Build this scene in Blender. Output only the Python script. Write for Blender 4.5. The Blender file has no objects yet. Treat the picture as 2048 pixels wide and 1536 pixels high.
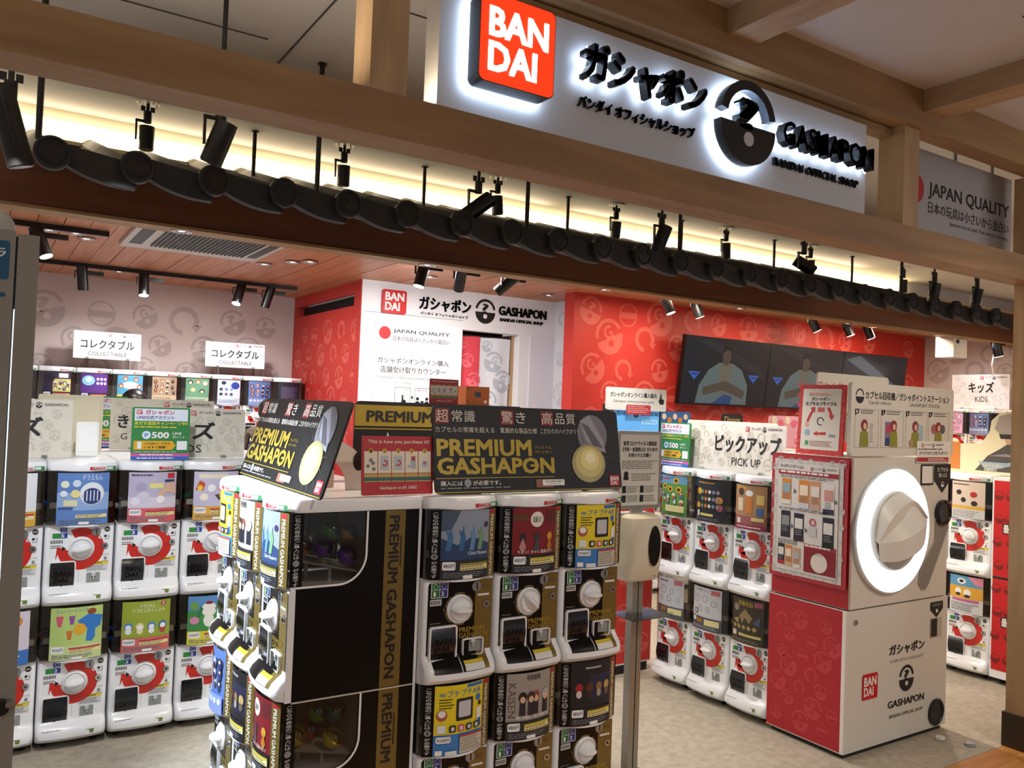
import bpy, math, random
from mathutils import Vector, Matrix
from mathutils.geometry import tessellate_polygon
random.seed(11)
PI = math.pi
SC = bpy.context.scene
COL = SC.collection

# ------------------------------------------------------------------ camera, world, exposure
def cam_setup():
    yaw, pitch, roll = math.radians(32.655), math.radians(1.571), math.radians(2.1454)
    f = Vector((math.sin(yaw)*math.cos(pitch), math.cos(yaw)*math.cos(pitch), math.sin(pitch)))
    r = Vector((math.cos(yaw), -math.sin(yaw), 0)); u = r.cross(f)
    r2 = r*math.cos(roll)+u*math.sin(roll); u2 = -r*math.sin(roll)+u*math.cos(roll)
    m = Matrix((r2, u2, -f)).transposed().to_4x4(); m.translation = Vector((0, 0, 1.62))
    cd = bpy.data.cameras.new('camera'); cd.sensor_width = 36; cd.lens = 1655.85/2048*36
    cd.clip_start = .05; cd.clip_end = 60
    c = bpy.data.objects.new('camera', cd); c.matrix_world = m; COL.objects.link(c); SC.camera = c
cam_setup()
SC.view_settings.view_transform = 'Standard'; SC.view_settings.look = 'None'
SC.view_settings.gamma = 1; SC.view_settings.use_curve_mapping = False
SC.view_settings.exposure = 0.0
SC.cycles.max_bounces = 7; SC.cycles.diffuse_bounces = 3; SC.cycles.glossy_bounces = 3
SC.cycles.transparent_max_bounces = 20; SC.cycles.sample_clamp_indirect = 4
SC.cycles.use_denoising = True
W = bpy.data.worlds.new('world'); SC.world = W; W.use_nodes = True
W.node_tree.nodes['Background'].inputs[0].default_value = (.80, .80, .82, 1)
W.node_tree.nodes['Background'].inputs[1].default_value = .42

def lamp(name, kind, loc, target, power, color=(1, 1, 1), size=.3, sizey=None, spot=60, blend=.6):
    l = bpy.data.lights.new(name, kind); l.energy = power; l.color = color
    if kind == 'AREA':
        l.size = size
        if sizey: l.shape = 'RECTANGLE'; l.size_y = sizey
        else: l.shape = 'DISK'
    else:
        l.shadow_soft_size = size
        if kind == 'SPOT': l.spot_size = math.radians(spot); l.spot_blend = blend
    o = bpy.data.objects.new(name, l); COL.objects.link(o); o.location = loc
    o.rotation_euler = (Vector(target)-Vector(loc)).to_track_quat('-Z', 'Y').to_euler()
    return o
COOL = (.86, .92, 1); WARM = (1, .80, .56); NEU = (1, .95, .9)
# downlights of the shop ceiling
for x, y, p, c in ((.9, 5.9, 40, NEU), (1.6, 7.2, 34, NEU), (3.2, 5.8, 40, NEU), (5.0, 5.4, 17, WARM), (6.6, 5.4, 18, WARM), (8.4, 5.2, 50, WARM), (9.2, 3.6, 40, WARM)):
    lamp('ceiling_downlight', 'AREA', (x, y, 2.66), (x, y, 0), p, c, .5)
# rod spotlights under the open pergola, between street front and shop
for x, y, z, tx, ty, p, c, a in ((.03, 2.9, 2.3, .45, 3.5, 26, NEU, 110), (1.98, 2.9, 2.30, 1.75, 3.0, 60, (1, .86, .66), 110), (3.2, 3.5, 2.4, 2.9, 3.3, 60, NEU, 115),
        (4.46, 3.5, 2.4, 4.5, 3.1, 125, (1, .88, .72), 120), (5.62, 3.4, 2.4, 5.3, 2.9, 100, (1, .86, .68), 110), (6.7, 3.5, 2.4, 6.9, 3.3, 90, (1, .86, .68), 110)):
    lamp('canopy_spot', 'SPOT', (x, y, z), (tx, ty, 0), p, c, .05, spot=a, blend=.5)
# spots: kids row, premium island's long row (very strong, cool), collector, counter wall
lamp('spot_beam', 'SPOT', (.35, 3.0, 2.35), (.62, 4.3, .75), 72, COOL, .04, spot=88, blend=.8)
lamp('spot_beam', 'SPOT', (-.45, 3.0, 2.1), (.86, 3.05, .8), 430, (.74, .87, 1), .05, spot=58)
lamp('spot_beam', 'SPOT', (2.6, 4.3, 2.4), (3.5, 3.4, .7), 55, NEU, .04, spot=75)
lamp('spot_beam', 'SPOT', (2.7, 5.5, 2.55), (3.35, 6.88, 2.25), 34, (.93, .96, 1), .03, spot=85)
lamp('spot_beam', 'SPOT', (3.4, 5.5, 2.5), (4.3, 6.88, 2.1), 14, (.93, .96, 1), .03, spot=70)
lamp('spot_beam', 'SPOT', (1.16, 7.6, 2.55), (.95, 8.25, 1.9), 36, (.92, .95, 1), .03, spot=70)
lamp('spot_beam', 'SPOT', (1.97, 7.6, 2.55), (2.1, 8.25, 1.9), 24, (.92, .95, 1), .03, spot=70)
lamp('spot_beam', 'SPOT', (5.2, 5.1, 2.55), (5.6, 6.1, 1.9), 26, (1, .85, .7), .03, spot=80)
lamp('spot_beam', 'SPOT', (7.5, 5.0, 2.55), (7.6, 6.1, 2.0), 34, (1, .85, .7), .03, spot=95)
lamp('spot_beam', 'SPOT', (9.5, 4.9, 2.55), (10.0, 5.3, 1.9), 30, (.95, .93, 1), .03, spot=80)
lamp('spot_beam', 'SPOT', (3.7, .3, 2.9), (4.0, 2.5, .3), 85, (1, .84, .62), .05, spot=75)
lamp('beam_top_strip', 'AREA', (-.5, 2.13, 2.475), (-.5, 2.13, 3.0), 15, (1, .88, .74), 2.4, .05)
lamp('beam_top_strip', 'AREA', (1.0, 2.13, 2.475), (1.0, 2.13, 3.0), .4, (1, .84, .62), .08, .05)
lamp('ceiling_fill', 'AREA', (5.2, .2, 2.2), (4.6, .6, 3.05), 9, (1, .93, .9), 1.2)  # added fill that brightens the corridor ceiling; no fixture hangs here
# mall corridor lighting in front of the shop
lamp('spot_beam', 'SPOT', (1.5, .3, 2.95), (1.6, 2.6, .75), 70, (1, .88, .72), .06, spot=52)
for x, y, p in ((-.8, -1.2, 16), (3.2, -1.6, 26), (6.5, -.8, 18)):
    lamp('corridor_downlight', 'AREA', (x, y, 2.95), (x, y, 0), p, (.95, .95, 1), .6)

# ------------------------------------------------------------------ materials
def lin(h):
    h = h.lstrip('#'); o = []
    for i in (0, 2, 4):
        c = int(h[i:i+2], 16)/255
        o.append(c/12.92 if c <= .04045 else ((c+.055)/1.055)**2.4)
    return (*o, 1)
MATS = {}
def M(col, rough=.5, metal=0, emit=0, key=None, spec=.5):
    k = key or (col, rough, metal, emit, spec)
    if k in MATS: return MATS[k]
    m = bpy.data.materials.new(str(k)[:40]); m.use_nodes = True
    b = m.node_tree.nodes['Principled BSDF']
    b.inputs['Base Color'].default_value = lin(col); b.inputs['Roughness'].default_value = rough
    b.inputs['Metallic'].default_value = metal; b.inputs['Specular IOR Level'].default_value = spec
    if emit:
        b.inputs['Emission Color'].default_value = lin(col); b.inputs['Emission Strength'].default_value = emit
        try: m.cycles.emission_sampling = 'AUTO'
        except Exception: pass
    MATS[k] = m; return m
def SCR(col, s):
    k = ('screen', col, s)
    if k not in MATS:
        m = M(col, .22, 0, s*.6, k); m.node_tree.nodes['Principled BSDF'].inputs['Base Color'].default_value = (.004, .004, .005, 1)
    return MATS[k]
def noisy(key, c1, c2, scale, rough=.6, stretch=(1, 1, 1), bump=.0, detail=5, wave=False):
    """object-space procedural grain between two colours"""
    if key in MATS: return MATS[key]
    m = bpy.data.materials.new(key); m.use_nodes = True; n = m.node_tree; b = n.nodes['Principled BSDF']
    tc = n.nodes.new('ShaderNodeTexCoord'); mp = n.nodes.new('ShaderNodeMapping'); mp.inputs['Scale'].default_value = stretch
    oi = n.nodes.new('ShaderNodeObjectInfo'); ad = n.nodes.new('ShaderNodeVectorMath'); ad.operation = 'ADD'
    n.links.new(tc.outputs['Object'], mp.inputs[0]); n.links.new(mp.outputs[0], ad.inputs[0])
    n.links.new(oi.outputs['Random'], ad.inputs[1])
    t = n.nodes.new('ShaderNodeTexNoise'); t.inputs['Scale'].default_value = scale; t.inputs['Detail'].default_value = detail
    t.inputs['Distortion'].default_value = .6 if wave else 0
    n.links.new(ad.outputs[0], t.inputs['Vector'])
    r = n.nodes.new('ShaderNodeValToRGB'); r.color_ramp.elements[0].color = lin(c1); r.color_ramp.elements[1].color = lin(c2)
    r.color_ramp.elements[0].position = .35; r.color_ramp.elements[1].position = .65
    n.links.new(t.outputs['Fac'], r.inputs[0]); n.links.new(r.outputs[0], b.inputs['Base Color'])
    b.inputs['Roughness'].default_value = rough
    if bump:
        bp = n.nodes.new('ShaderNodeBump'); bp.inputs['Strength'].default_value = bump; bp.inputs['Distance'].default_value = .004
        n.links.new(t.outputs['Fac'], bp.inputs['Height']); n.links.new(bp.outputs[0], b.inputs['Normal'])
    MATS[key] = m; return m
def clear(key, col, gloss=.08, rough=.05):
    """thin clear plastic: see-through with a tint, plus fresnel reflection"""
    if key in MATS: return MATS[key]
    m = bpy.data.materials.new(key); m.use_nodes = True; n = m.node_tree; n.nodes.clear()
    o = n.nodes.new('ShaderNodeOutputMaterial'); mx = n.nodes.new('ShaderNodeMixShader')
    t = n.nodes.new('ShaderNodeBsdfTransparent'); t.inputs[0].default_value = lin(col)
    g = n.nodes.new('ShaderNodeBsdfGlossy'); g.inputs['Roughness'].default_value = rough
    f = n.nodes.new('ShaderNodeFresnel'); f.inputs[0].default_value = 1.35
    a = n.nodes.new('ShaderNodeMath'); a.operation = 'ADD'; a.inputs[1].default_value = gloss*.3
    n.links.new(f.outputs[0], a.inputs[0]); n.links.new(a.outputs[0], mx.inputs[0])
    n.links.new(t.outputs[0], mx.inputs[1]); n.links.new(g.outputs[0], mx.inputs[2]); n.links.new(mx.outputs[0], o.inputs[0])
    MATS[key] = m; return m
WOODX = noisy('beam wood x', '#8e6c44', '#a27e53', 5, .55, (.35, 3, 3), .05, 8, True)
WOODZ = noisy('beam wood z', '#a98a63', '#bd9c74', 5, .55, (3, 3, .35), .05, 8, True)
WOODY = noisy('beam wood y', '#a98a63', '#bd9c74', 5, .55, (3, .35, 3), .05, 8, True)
FASC = noisy('fascia wood', '#5e3218', '#6c3b1e', 4, .6, (.3, 3, 3), .05, 8, True)
PLANK = noisy('ceiling board', '#ab6c48', '#bd7f5a', 4, .45, (4, .4, 4), .03, 6, True)
OAK = noisy('outside floor', '#b5793c', '#c98d4d', 5, .4, (.4, 4, 4), .05, 8, True)
CONC = noisy('concrete floor', '#a39a8a', '#b7ae9d', 22, .6, (1, 1, 1), .12, 9)
CEIL = noisy('outside ceiling paint', '#cfcbc6', '#d6d2cd', 2, .8)
KAWARA = noisy('roof tile clay', '#161616', '#1f1f1e', 30, .62, (1, 1, 1), .05)
WHITE = M('#e4e4e6', .35); WALLW = M('#e8e8ec', .6); BLACK = M('#0c0c0d', .35); PLAS = M('#eceef2', .28)
PREM = M('#040405', .3, 0, 0, None, .25); GOLD = M('#7a6632', .35, .35); GOLDT = M('#a98f3c', .35, .4); RED = M('#c3141b', .45); CRED = M('#c8281e', .4)
GREY = M('#8b8f92', .5); DK = M('#1b1b1d', .5); METAL = M('#b8b8ba', .25, 1); INK = M('#111216', .55); PAPER = M('#eceae6', .5)
CLEAR = clear('clear plastic', '#dad8d2'); TRAY = M('#c9c4ba', .4); RUB = M('#121214', .6)
WREDW = M('#c03028', .55); WREDP = M('#cf5a50', .55); WPINK = M('#c3b3ae', .6); WPINKP = M('#ab9c98', .6)

# ------------------------------------------------------------------ mesh builder
TC = {}
def tmesh(s, bold=0, ext=0):
    k = (s, round(bold, 1), ext > 0)
    if k not in TC:
        c = bpy.data.curves.new('lettering', 'FONT'); c.body = s; c.resolution_u = 2
        if ext: c.extrude = .5
        o = bpy.data.objects.new('lettering', c); COL.objects.link(o)
        dg = bpy.context.evaluated_depsgraph_get(); me = bpy.data.meshes.new_from_object(o.evaluated_get(dg))
        v = [tuple(p.co) for p in me.vertices]; f = [tuple(p.vertices) for p in me.polygons]
        bpy.data.objects.remove(o); bpy.data.meshes.remove(me); bpy.data.curves.remove(c)
        if not v: v = [(0, 0, 0), (1, 1, 0)]
        if bold >= .5:          # heavier strokes: four copies shifted by less than a stroke
            e = bold*.0125; n = len(v); vv, ff = [], []
            for k4, (ax, ay) in enumerate(((-e, -e), (e, -e), (-e, e), (e, e)) if bold > 1.2 else ((-e, -e*.5), (e, e*.5))):
                vv += [(p[0]+ax, p[1]+ay*.8, p[2] if ext else k4*.00012) for p in v]; ff += [tuple(i+n*k4 for i in q) for q in f]
            v, f = vv, ff
        x0 = min(p[0] for p in v); x1 = max(p[0] for p in v); y0 = min(p[1] for p in v); y1 = max(p[1] for p in v)
        dx = (x1-x0) or 1; dy = (y1-y0) or 1
        TC[k] = ([((p[0]-x0)/dx, (p[1]-y0)/dy, p[2]) for p in v], f, dx/dy)
    return TC[k]
def front(u, v, d): return (u, -d, v)          # plane y=0 seen from -y
class G:
    def __init__(s, pl=front, seg=None):
        s.v = []; s.f = []; s.m = []; s.mats = []; s.pl = pl; s.seg = seg; s.sm = []
    def mi(s, m):
        if isinstance(m, str): m = M(m)
        if m not in s.mats: s.mats.append(m)
        return s.mats.index(m)
    def add(s, vs, fs, m, smooth=False):
        b = len(s.v); k = s.mi(m); s.v += [tuple(p) for p in vs]
        for f in fs: s.f.append([b+i for i in f]); s.m.append(k); s.sm.append(smooth)
        return s
    # --- solids
    def box(s, x0, y0, z0, x1, y1, z1, m):
        v = [(x, y, z) for x in (x0, x1) for y in (y0, y1) for z in (z0, z1)]
        return s.add(v, [(0, 1, 3, 2), (4, 6, 7, 5), (0, 4, 5, 1), (2, 3, 7, 6), (0, 2, 6, 4), (1, 5, 7, 3)], m)
    def loft(s, rings, m, caps=True, smooth=True, closed=True):
        n = len(rings[0]); vs = [p for r in rings for p in r]; fs = []
        for i in range(len(rings)-1):
            for j in range(n if closed else n-1):
                k = (j+1) % n; fs.append((i*n+j, i*n+k, (i+1)*n+k, (i+1)*n+j))
        s.add(vs, fs, m, smooth)
        if caps:
            for r in (rings[0], rings[-1]): s.add(r, [tuple(range(len(r)))], m)
        return s
    def cyl(s, p0, p1, r0, m, r1=None, n=16, caps=True):
        r1 = r0 if r1 is None else r1; p0 = Vector(p0); p1 = Vector(p1); a = (p1-p0).normalized()
        e = a.orthogonal().normalized(); w = a.cross(e)
        R = [[p+e*(r*math.cos(2*PI*i/n))+w*(r*math.sin(2*PI*i/n)) for i in range(n)] for p, r in ((p0, r0), (p1, r1))]
        return s.loft(R, m, caps)
    def lathe(s, prof, c, axis, m, n=24):
        a = Vector(axis).normalized(); e = a.orthogonal().normalized(); w = a.cross(e); c = Vector(c)
        R = [[c+a*h+e*(max(r, 1e-4)*math.cos(2*PI*i/n))+w*(max(r, 1e-4)*math.sin(2*PI*i/n)) for i in range(n)] for r, h in prof]
        return s.loft(R, m, True)
    def sph(s, c, r, m, n=16, k=10, a0=0, a1=PI, axis=(0, 0, 1)):
        return s.lathe([(r*math.sin(a0+(a1-a0)*i/k), -r*math.cos(a0+(a1-a0)*i/k)) for i in range(k+1)], c, axis, m, n)
    def tube(s, pts, r, m, n=8):
        for a, b in zip(pts, pts[1:]): s.cyl(a, b, r, m, n=n)
        return s
    # --- flat print on the plane pl(u, v, d)
    def poly(s, pts, m, d=0):
        if len(pts) > 4:
            t = tessellate_polygon([[Vector((p[0], p[1], 0)) for p in pts]])
        else: t = [tuple(range(len(pts)))]
        if s.seg:               # on a curved front: split so that every piece follows the curve
            st = []; out = []
            for f in t: st += [tuple(pts[f[q]][:2] for q in (0, k, k+1)) for k in range(1, len(f)-1)]
            while st:
                a, b, c = st.pop(); e = [(abs(p[0]-q[0]), p, q, r) for p, q, r in ((a, b, c), (b, c, a), (c, a, b))]; w, p, q, r = max(e, key=lambda z: z[0])
                if w > .012: m_ = ((p[0]+q[0])/2, (p[1]+q[1])/2); st += [(p, m_, r), (m_, q, r)]
                else: out += [a, b, c]
            return s.add([s.pl(p[0], p[1], d) for p in out], [(k, k+1, k+2) for k in range(0, len(out), 3)], m)
        return s.add([s.pl(p[0], p[1], d) for p in pts], t, m)
    def rect(s, u0, v0, u1, v1, m, d=0):
        n = max(1, int(abs(u1-u0)/s.seg+.99)) if s.seg else 1
        vs = []
        for i in range(n+1):
            u = u0+(u1-u0)*i/n; vs += [s.pl(u, v0, d), s.pl(u, v1, d)]
        return s.add(vs, [(2*i, 2*i+2, 2*i+3, 2*i+1) for i in range(n)], m)
    def rrect(s, u0, v0, u1, v1, r, m, d=0, n=5):
        return s.poly(rr(u0, v0, u1, v1, r, n), m, d)
    def disc(s, u, v, ru, m, d=0, rv=None, n=24, a0=0, a1=2*PI):
        rv = rv or ru; p = [(u+ru*math.cos(a0+(a1-a0)*i/n), v+rv*math.sin(a0+(a1-a0)*i/n)) for i in range(n+1)]
        if s.seg: return s.poly(p[:-1] if abs(a1-a0) > 6.2 else p, m, d)
        vs = [s.pl(u, v, d)]+[s.pl(a, b, d) for a, b in p]
        return s.add(vs, [(0, i+1, i+2) for i in range(n)], m)
    def arc(s, u, v, r0, r1, a0, a1, m, d=0, n=20):
        vs = []; a0 = math.radians(a0); a1 = math.radians(a1)
        for i in range(n+1):
            a = a0+(a1-a0)*i/n
            for r in (r0, r1): vs.append(s.pl(u+r*math.cos(a), v+r*math.sin(a), d))
        return s.add(vs, [(2*i, 2*i+1, 2*i+3, 2*i+2) for i in range(n)], m)
    def text(s, t, u0, v0, u1, v1, m, d=0, bold=1, rot=0, keep=False):
        """lettering stretched into the box; rot=1 reads downwards"""
        vs, fs, asp = tmesh(t, bold)
        if keep:
            w = (v1-v0)*asp; c = (u0+u1)/2; w = min(w, u1-u0); u0, u1 = c-w/2, c+w/2
        if rot: q = [s.pl(u0+(u1-u0)*y, v1-(v1-v0)*x, d+z) for x, y, z in vs]
        else: q = [s.pl(u0+(u1-u0)*x, v0+(v1-v0)*y, d+z) for x, y, z in vs]
        return s.add(q, fs, m)
    def vtext(s, t, u0, v0, u1, v1, m, d=0, bold=1):
        h = (v1-v0)/len(t)
        for i, ch in enumerate(t): s.text(ch, u0, v1-(i+.92)*h, u1, v1-(i+.08)*h, m, d, bold)
        return s
    def text3(s, t, u0, v0, u1, v1, d0, d1, m, bold=1):
        vs, fs, _ = tmesh(t, bold, 1)
        return s.add([s.pl(u0+(u1-u0)*x, v0+(v1-v0)*y, d0+(d1-d0)*(z+.5)) for x, y, z in vs], fs, m)
    def prism(s, pts, d0, d1, m):
        n = len(pts); t = tessellate_polygon([[Vector((p[0], p[1], 0)) for p in pts]])
        vs = [s.pl(p[0], p[1], d0) for p in pts]+[s.pl(p[0], p[1], d1) for p in pts]
        fs = [tuple(f) for f in t]+[tuple(i+n for i in f) for f in t]+[(i, (i+1) % n, n+(i+1) % n, n+i) for i in range(n)]
        return s.add(vs, fs, m)
    def dashes(s, u0, v0, u1, v1, n, m, d=0, fill=.45):
        """small print too fine to read"""
        h = (v1-v0)/n; rnd = random.Random(int(u0*9973+v0*7919+n))
        for i in range(n):
            u = u0; y = v1-(i+.7)*h; e = u1-(u1-u0)*rnd.uniform(0, .25)
            while u < e:
                w = (u1-u0)*rnd.uniform(.05, .16); s.rect(u, y, min(u+w, e), y+h*fill, m, d); u += w+(u1-u0)*.02
        return s
    def mesh(s, name):
        me = bpy.data.meshes.new(name); me.from_pydata(s.v, [], s.f)
        for m in s.mats: me.materials.append(m)
        me.polygons.foreach_set('material_index', s.m); me.polygons.foreach_set('use_smooth', s.sm)
        if any(s.sm): me.set_sharp_from_angle(angle=math.radians(38))
        me.update(); return me
    def build(s, name, parent=None, loc=None, rot=None, **tags):
        return put(s.mesh(name), name, parent, loc, rot, **tags)
def rr(u0, v0, u1, v1, r, n=5):
    o = []
    for cx, cy, a in ((u1-r, v1-r, 0), (u0+r, v1-r, 90), (u0+r, v0+r, 180), (u1-r, v0+r, 270)):
        for i in range(n+1):
            t = math.radians(a+90*i/n); o.append((cx+r*math.cos(t), cy+r*math.sin(t)))
    return o
def put(data, name, parent=None, loc=None, rot=None, label=None, cat=None, group=None, kind=None):
    o = bpy.data.objects.new(name, data); COL.objects.link(o)
    if parent: o.parent = parent
    if loc is not None: o.location = loc
    if rot is not None: o.rotation_euler = rot if not isinstance(rot, (int, float)) else (0, 0, rot)
    if label: o['label'] = label
    if cat: o['category'] = cat
    if group: o['group'] = group
    if kind: o['kind'] = kind
    return o
def empty(name, loc, rot=0, label=None, cat=None, group=None): return put(None, name, None, loc, rot, label, cat, group)
def copy_tree(o, parent=None):
    c = o.copy(); COL.objects.link(c); c.parent = parent
    for ch in list(o.children): copy_tree(ch, c)
    return c

# ------------------------------------------------------------------ shared marks
def capsule_logo(g, u, v, r, m, bg, d=0, rot=0, ind='?'):
    """dome ring above, solid half below with a dot, question mark between"""
    p0 = g.pl
    if rot:
        c, s_ = math.cos(rot), math.sin(rot)
        g.pl = lambda a, b, dd, P=p0: P(u+(a-u)*c-(b-v)*s_, v+(a-u)*s_+(b-v)*c, dd)
    g.arc(u, v+r*.12, r*.78, r, 8, 172, m, d)
    g.disc(u, v-r*.02, r, m, d, a0=PI, a1=2*PI, n=18)
    g.text(ind, u-r*.32, v-r*.12, u+r*.32, v+r*.72, m, d, 2)
    g.disc(u, v-r*.38, r*.2, bg, d+.0006, n=12)
    g.pl = p0
def brand_square(g, u0, v0, u1, v1, d=0, red=None, wht=None):
    red = red or RED; wht = wht or PAPER; w = u1-u0; h = v1-v0
    g.rrect(u0, v0, u1, v1, w*.08, red, d)
    g.text('BAN', u0+w*.1, v0+h*.52, u1-w*.1, v0+h*.88, wht, d+.0006, 2.4)
    g.text('DAI', u0+w*.1, v0+h*.13, u1-w*.28, v0+h*.48, wht, d+.0006, 2.4)
def logo_row(g, u0, v0, w, h, ink=None, d=0, bg=None):
    ink = ink or INK; bg = bg or PAPER
    brand_square(g, u0, v0, u0+h, v0+h, d)
    g.text('ガシャポン', u0+h*1.5, v0+h*.35, u0+w*.45, v0+h*.95, ink, d)
    capsule_logo(g, u0+w*.53, v0+h*.5, h*.5, ink, bg, d)
    g.text('GASHAPON', u0+w*.62, v0+h*.4, u0+w, v0+h*.9, ink, d)
def pattern(g, u0, v0, u1, v1, m, bg, pitch=.42, d=.001, scale=1, seed=3, n=14):
    """the wallpaper motifs: capsule, ring arrow, barred circle, netted ball"""
    rnd = random.Random(seed); nr = int((v1-v0)/(pitch*.62))+2; nc = int((u1-u0)/pitch)+2; k = 0
    for j in range(nr):
        for i in range(nc):
            k += 1
            r = scale*(.105 if (i+j*2) % 3 else .14)*rnd.uniform(.85, 1.1)
            u = u0+(i+.5*(j % 2))*pitch+rnd.uniform(-.04, .04)*scale; v = v0+j*pitch*.62+rnd.uniform(-.03, .03)*scale
            if u-r < u0 or u+r > u1 or v-r < v0 or v+r > v1: continue
            t = (i*2+j*3) % 5
            if t in (0, 3): capsule_logo(g, u, v, r, m, bg, d, rnd.uniform(-.5, .3)+(.6 if t else 0), '?')
            elif t == 1:
                g.arc(u, v, r*.66, r, -20, 265, m, d, n)
                g.poly([(u+r*.45, v-r*.25), (u+r*1.2, v-r*.25), (u+r*.8, v-r*.75)], m, d)
            elif t == 2:
                g.arc(u, v, r*.86, r, 0, 360, m, d, n+4); g.rect(u-r*.82, v-r*.28, u+r*.82, v+r*.22, m, d)
            else: capsule_logo(g, u, v, r, m, bg, d, rnd.uniform(.4, .9), 'G')

# ------------------------------------------------------------------ room shell
def struct(name, g, **k): return g.build(name, kind='structure', **k)
struct('floor', G().box(-1.0, 2.19, -.1, 10.6, 8.9, 0, CONC))
fo = put(None, 'floor_corridor', kind='structure')
fm = G().box(0, 0, -.1, 1.2, .118, 0, OAK).mesh('plank')
for j in range(16):
    for i in range(-1, 8):
        y = 2.188-.12*(j+1)
        x = i*1.202-(j*.43) % 1.2
        if x > 9: continue
        put(fm, 'plank', fo, (x, y, 0))
struct('floor_corridor_base', G().box(-5, -4, -.12, 11, 2.19, -.002, M('#9a7048', .6)))
ce = put(None, 'ceiling', kind='structure')
G().box(-1, 5.07, 2.715, 10.6, 8.9, 2.8, M('#3a2418', .8)).build('ceiling_backing', ce)
pm = G().box(0, 0, 0, .146, 3.8, .016, PLANK).mesh('plank')
for i in range(76): put(pm, 'plank', ce, (-.95+i*.151, 5.07, 2.7+.0012*((i*7) % 3)))
g = G().box(-5, -4, 3.05, 11, 5.0, 3.2, CEIL)
struct('ceiling_corridor', g)
cs = put(None, 'trim_1', kind='structure')       # shadow joints between the ceiling panels

JT = M('#4a4744', .9)
for x0, y0, x1, y1 in ((3.0, 1.46, 7.5, 1.468), (3.0, -2, 3.008, 1.46), (-3, 3.3, .9, 3.306), (1.0, 2.75, 4, 2.756), (1.0, 2.75, 1.006, 4.2)):
    G().box(x0, y0, 3.046, x1, y1, 3.051, JT).build('ceiling_joint', cs)
def wall(name, x0, y0, z0, x1, y1, z1, m): return struct(name, G().box(x0, y0, z0, x1, y1, z1, m))
wb = wall('wall_back', -1, 8.76, 0, 2.82, 8.86, 2.72, WPINK)
g = G(lambda u, v, d: (u, 8.76-d, v)); pattern(g, -.95, 1.6, 2.78, 2.69, WPINKP, WPINK, .41, scale=1.1, seed=5); g.build('wallpaper_print', wb)
wc = put(None, 'wall_counter', kind='structure')        # red side of the counter room, with its slot
RX = 2.80
g = G(); g.box(RX, 6.981, 0, RX+.1, 8.76, 2.48, WREDW); g.box(RX, 6.981, 2.59, RX+.1, 8.76, 2.72, WREDW); g.box(RX-.006, 6.885, 0, RX, 6.98, 2.72, WREDW)
g.box(RX, 6.981, 2.48, RX+.1, 7.06, 2.59, WREDW); g.box(RX, 8.73, 2.48, RX+.1, 8.76, 2.59, WREDW); g.build('wall_panel', wc)
G().box(RX+.1, 7.05, 2.46, RX+.25, 8.74, 2.61, M('#141414', .7)).box(RX+.03, 7.06, 2.575, RX+.05, 8.4, 2.588, GREY).build('slot_recess', wc)
g = G(lambda u, v, d: (RX-d, 8.76-u, v)); pattern(g, .02, 1.0, 1.86, 2.46, WREDP, WREDW, .34, scale=.85, seed=8)
pattern(g, .02, 2.6, 1.86, 2.71, WREDP, WREDW, .26, scale=.4, seed=2); g.build('wallpaper_print', wc)
ww = put(None, 'wall_white', kind='structure')          # white front of the counter room with doorway X 3.83-4.48
Y = 6.88
g = G(); g.box(2.80, Y, 0, 3.83, Y+.1, 2.72, WALLW); g.box(3.83, Y, 2.335, 4.48, Y+.1, 2.72, WALLW); g.box(4.48, Y, 0, 4.9, Y+.1, 2.72, WALLW); g.build('wall_panel', ww)
G().box(2.83, Y-.004, 2.418, 3.83, Y, 2.422, GREY).box(4.6, Y-.012, 0, 4.9, Y, 2.33, M('#dcdce6', .6)).build('panel_joint', ww)
G().box(4.45, Y+.1, 0, 4.49, Y+.34, 2.33, WOODZ).box(3.8, Y+.1, 0, 3.83, Y+.34, 2.33, WOODZ).build('door_jamb', ww)
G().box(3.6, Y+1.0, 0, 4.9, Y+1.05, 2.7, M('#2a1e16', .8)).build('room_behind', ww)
wr = wall('wall_right_return', 4.9, 6.2, 0, 5.0, 6.98, 2.72, M('#dcdde4', .6))
g = G(lambda u, v, d: (4.9-d, 6.88-u, v)); pattern(g, 0, 1.2, .68, 2.7, M('#c6c8d0', .6), M('#dcdde4', .6), .3, scale=.8, seed=4); g.build('wallpaper_print', wr)
wt = put(None, 'wall_red', kind='structure'); G().box(4.56, 6.1, 0, 10.2, 6.25, 2.72, WREDW).build('wall_panel', wt)
g = G(lambda u, v, d: (u, 6.1-d, v)); pattern(g, 4.58, 1.25, 10.15, 2.71, WREDP, WREDW, .42, scale=1.1, seed=9); g.build('wallpaper_print', wt)
wx = wall('wall_right', 10.2, 2.0, 0, 10.3, 6.2, 2.72, WPINK)
g = G(lambda u, v, d: (10.2-d, 6.1-u, v)); pattern(g, 0, 1.5, 3.6, 2.7, WPINKP, WPINK, .4, scale=1.1, seed=6); g.build('wallpaper_print', wx)
wall('wall_left', -1.0, 2.2, 0, -.9, 8.8, 3.05, WALLW)
wall('wall_pergola_right', 10.3, 2.0, 0, 10.4, 5.2, 3.05, M('#b7a992', .7))
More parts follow.
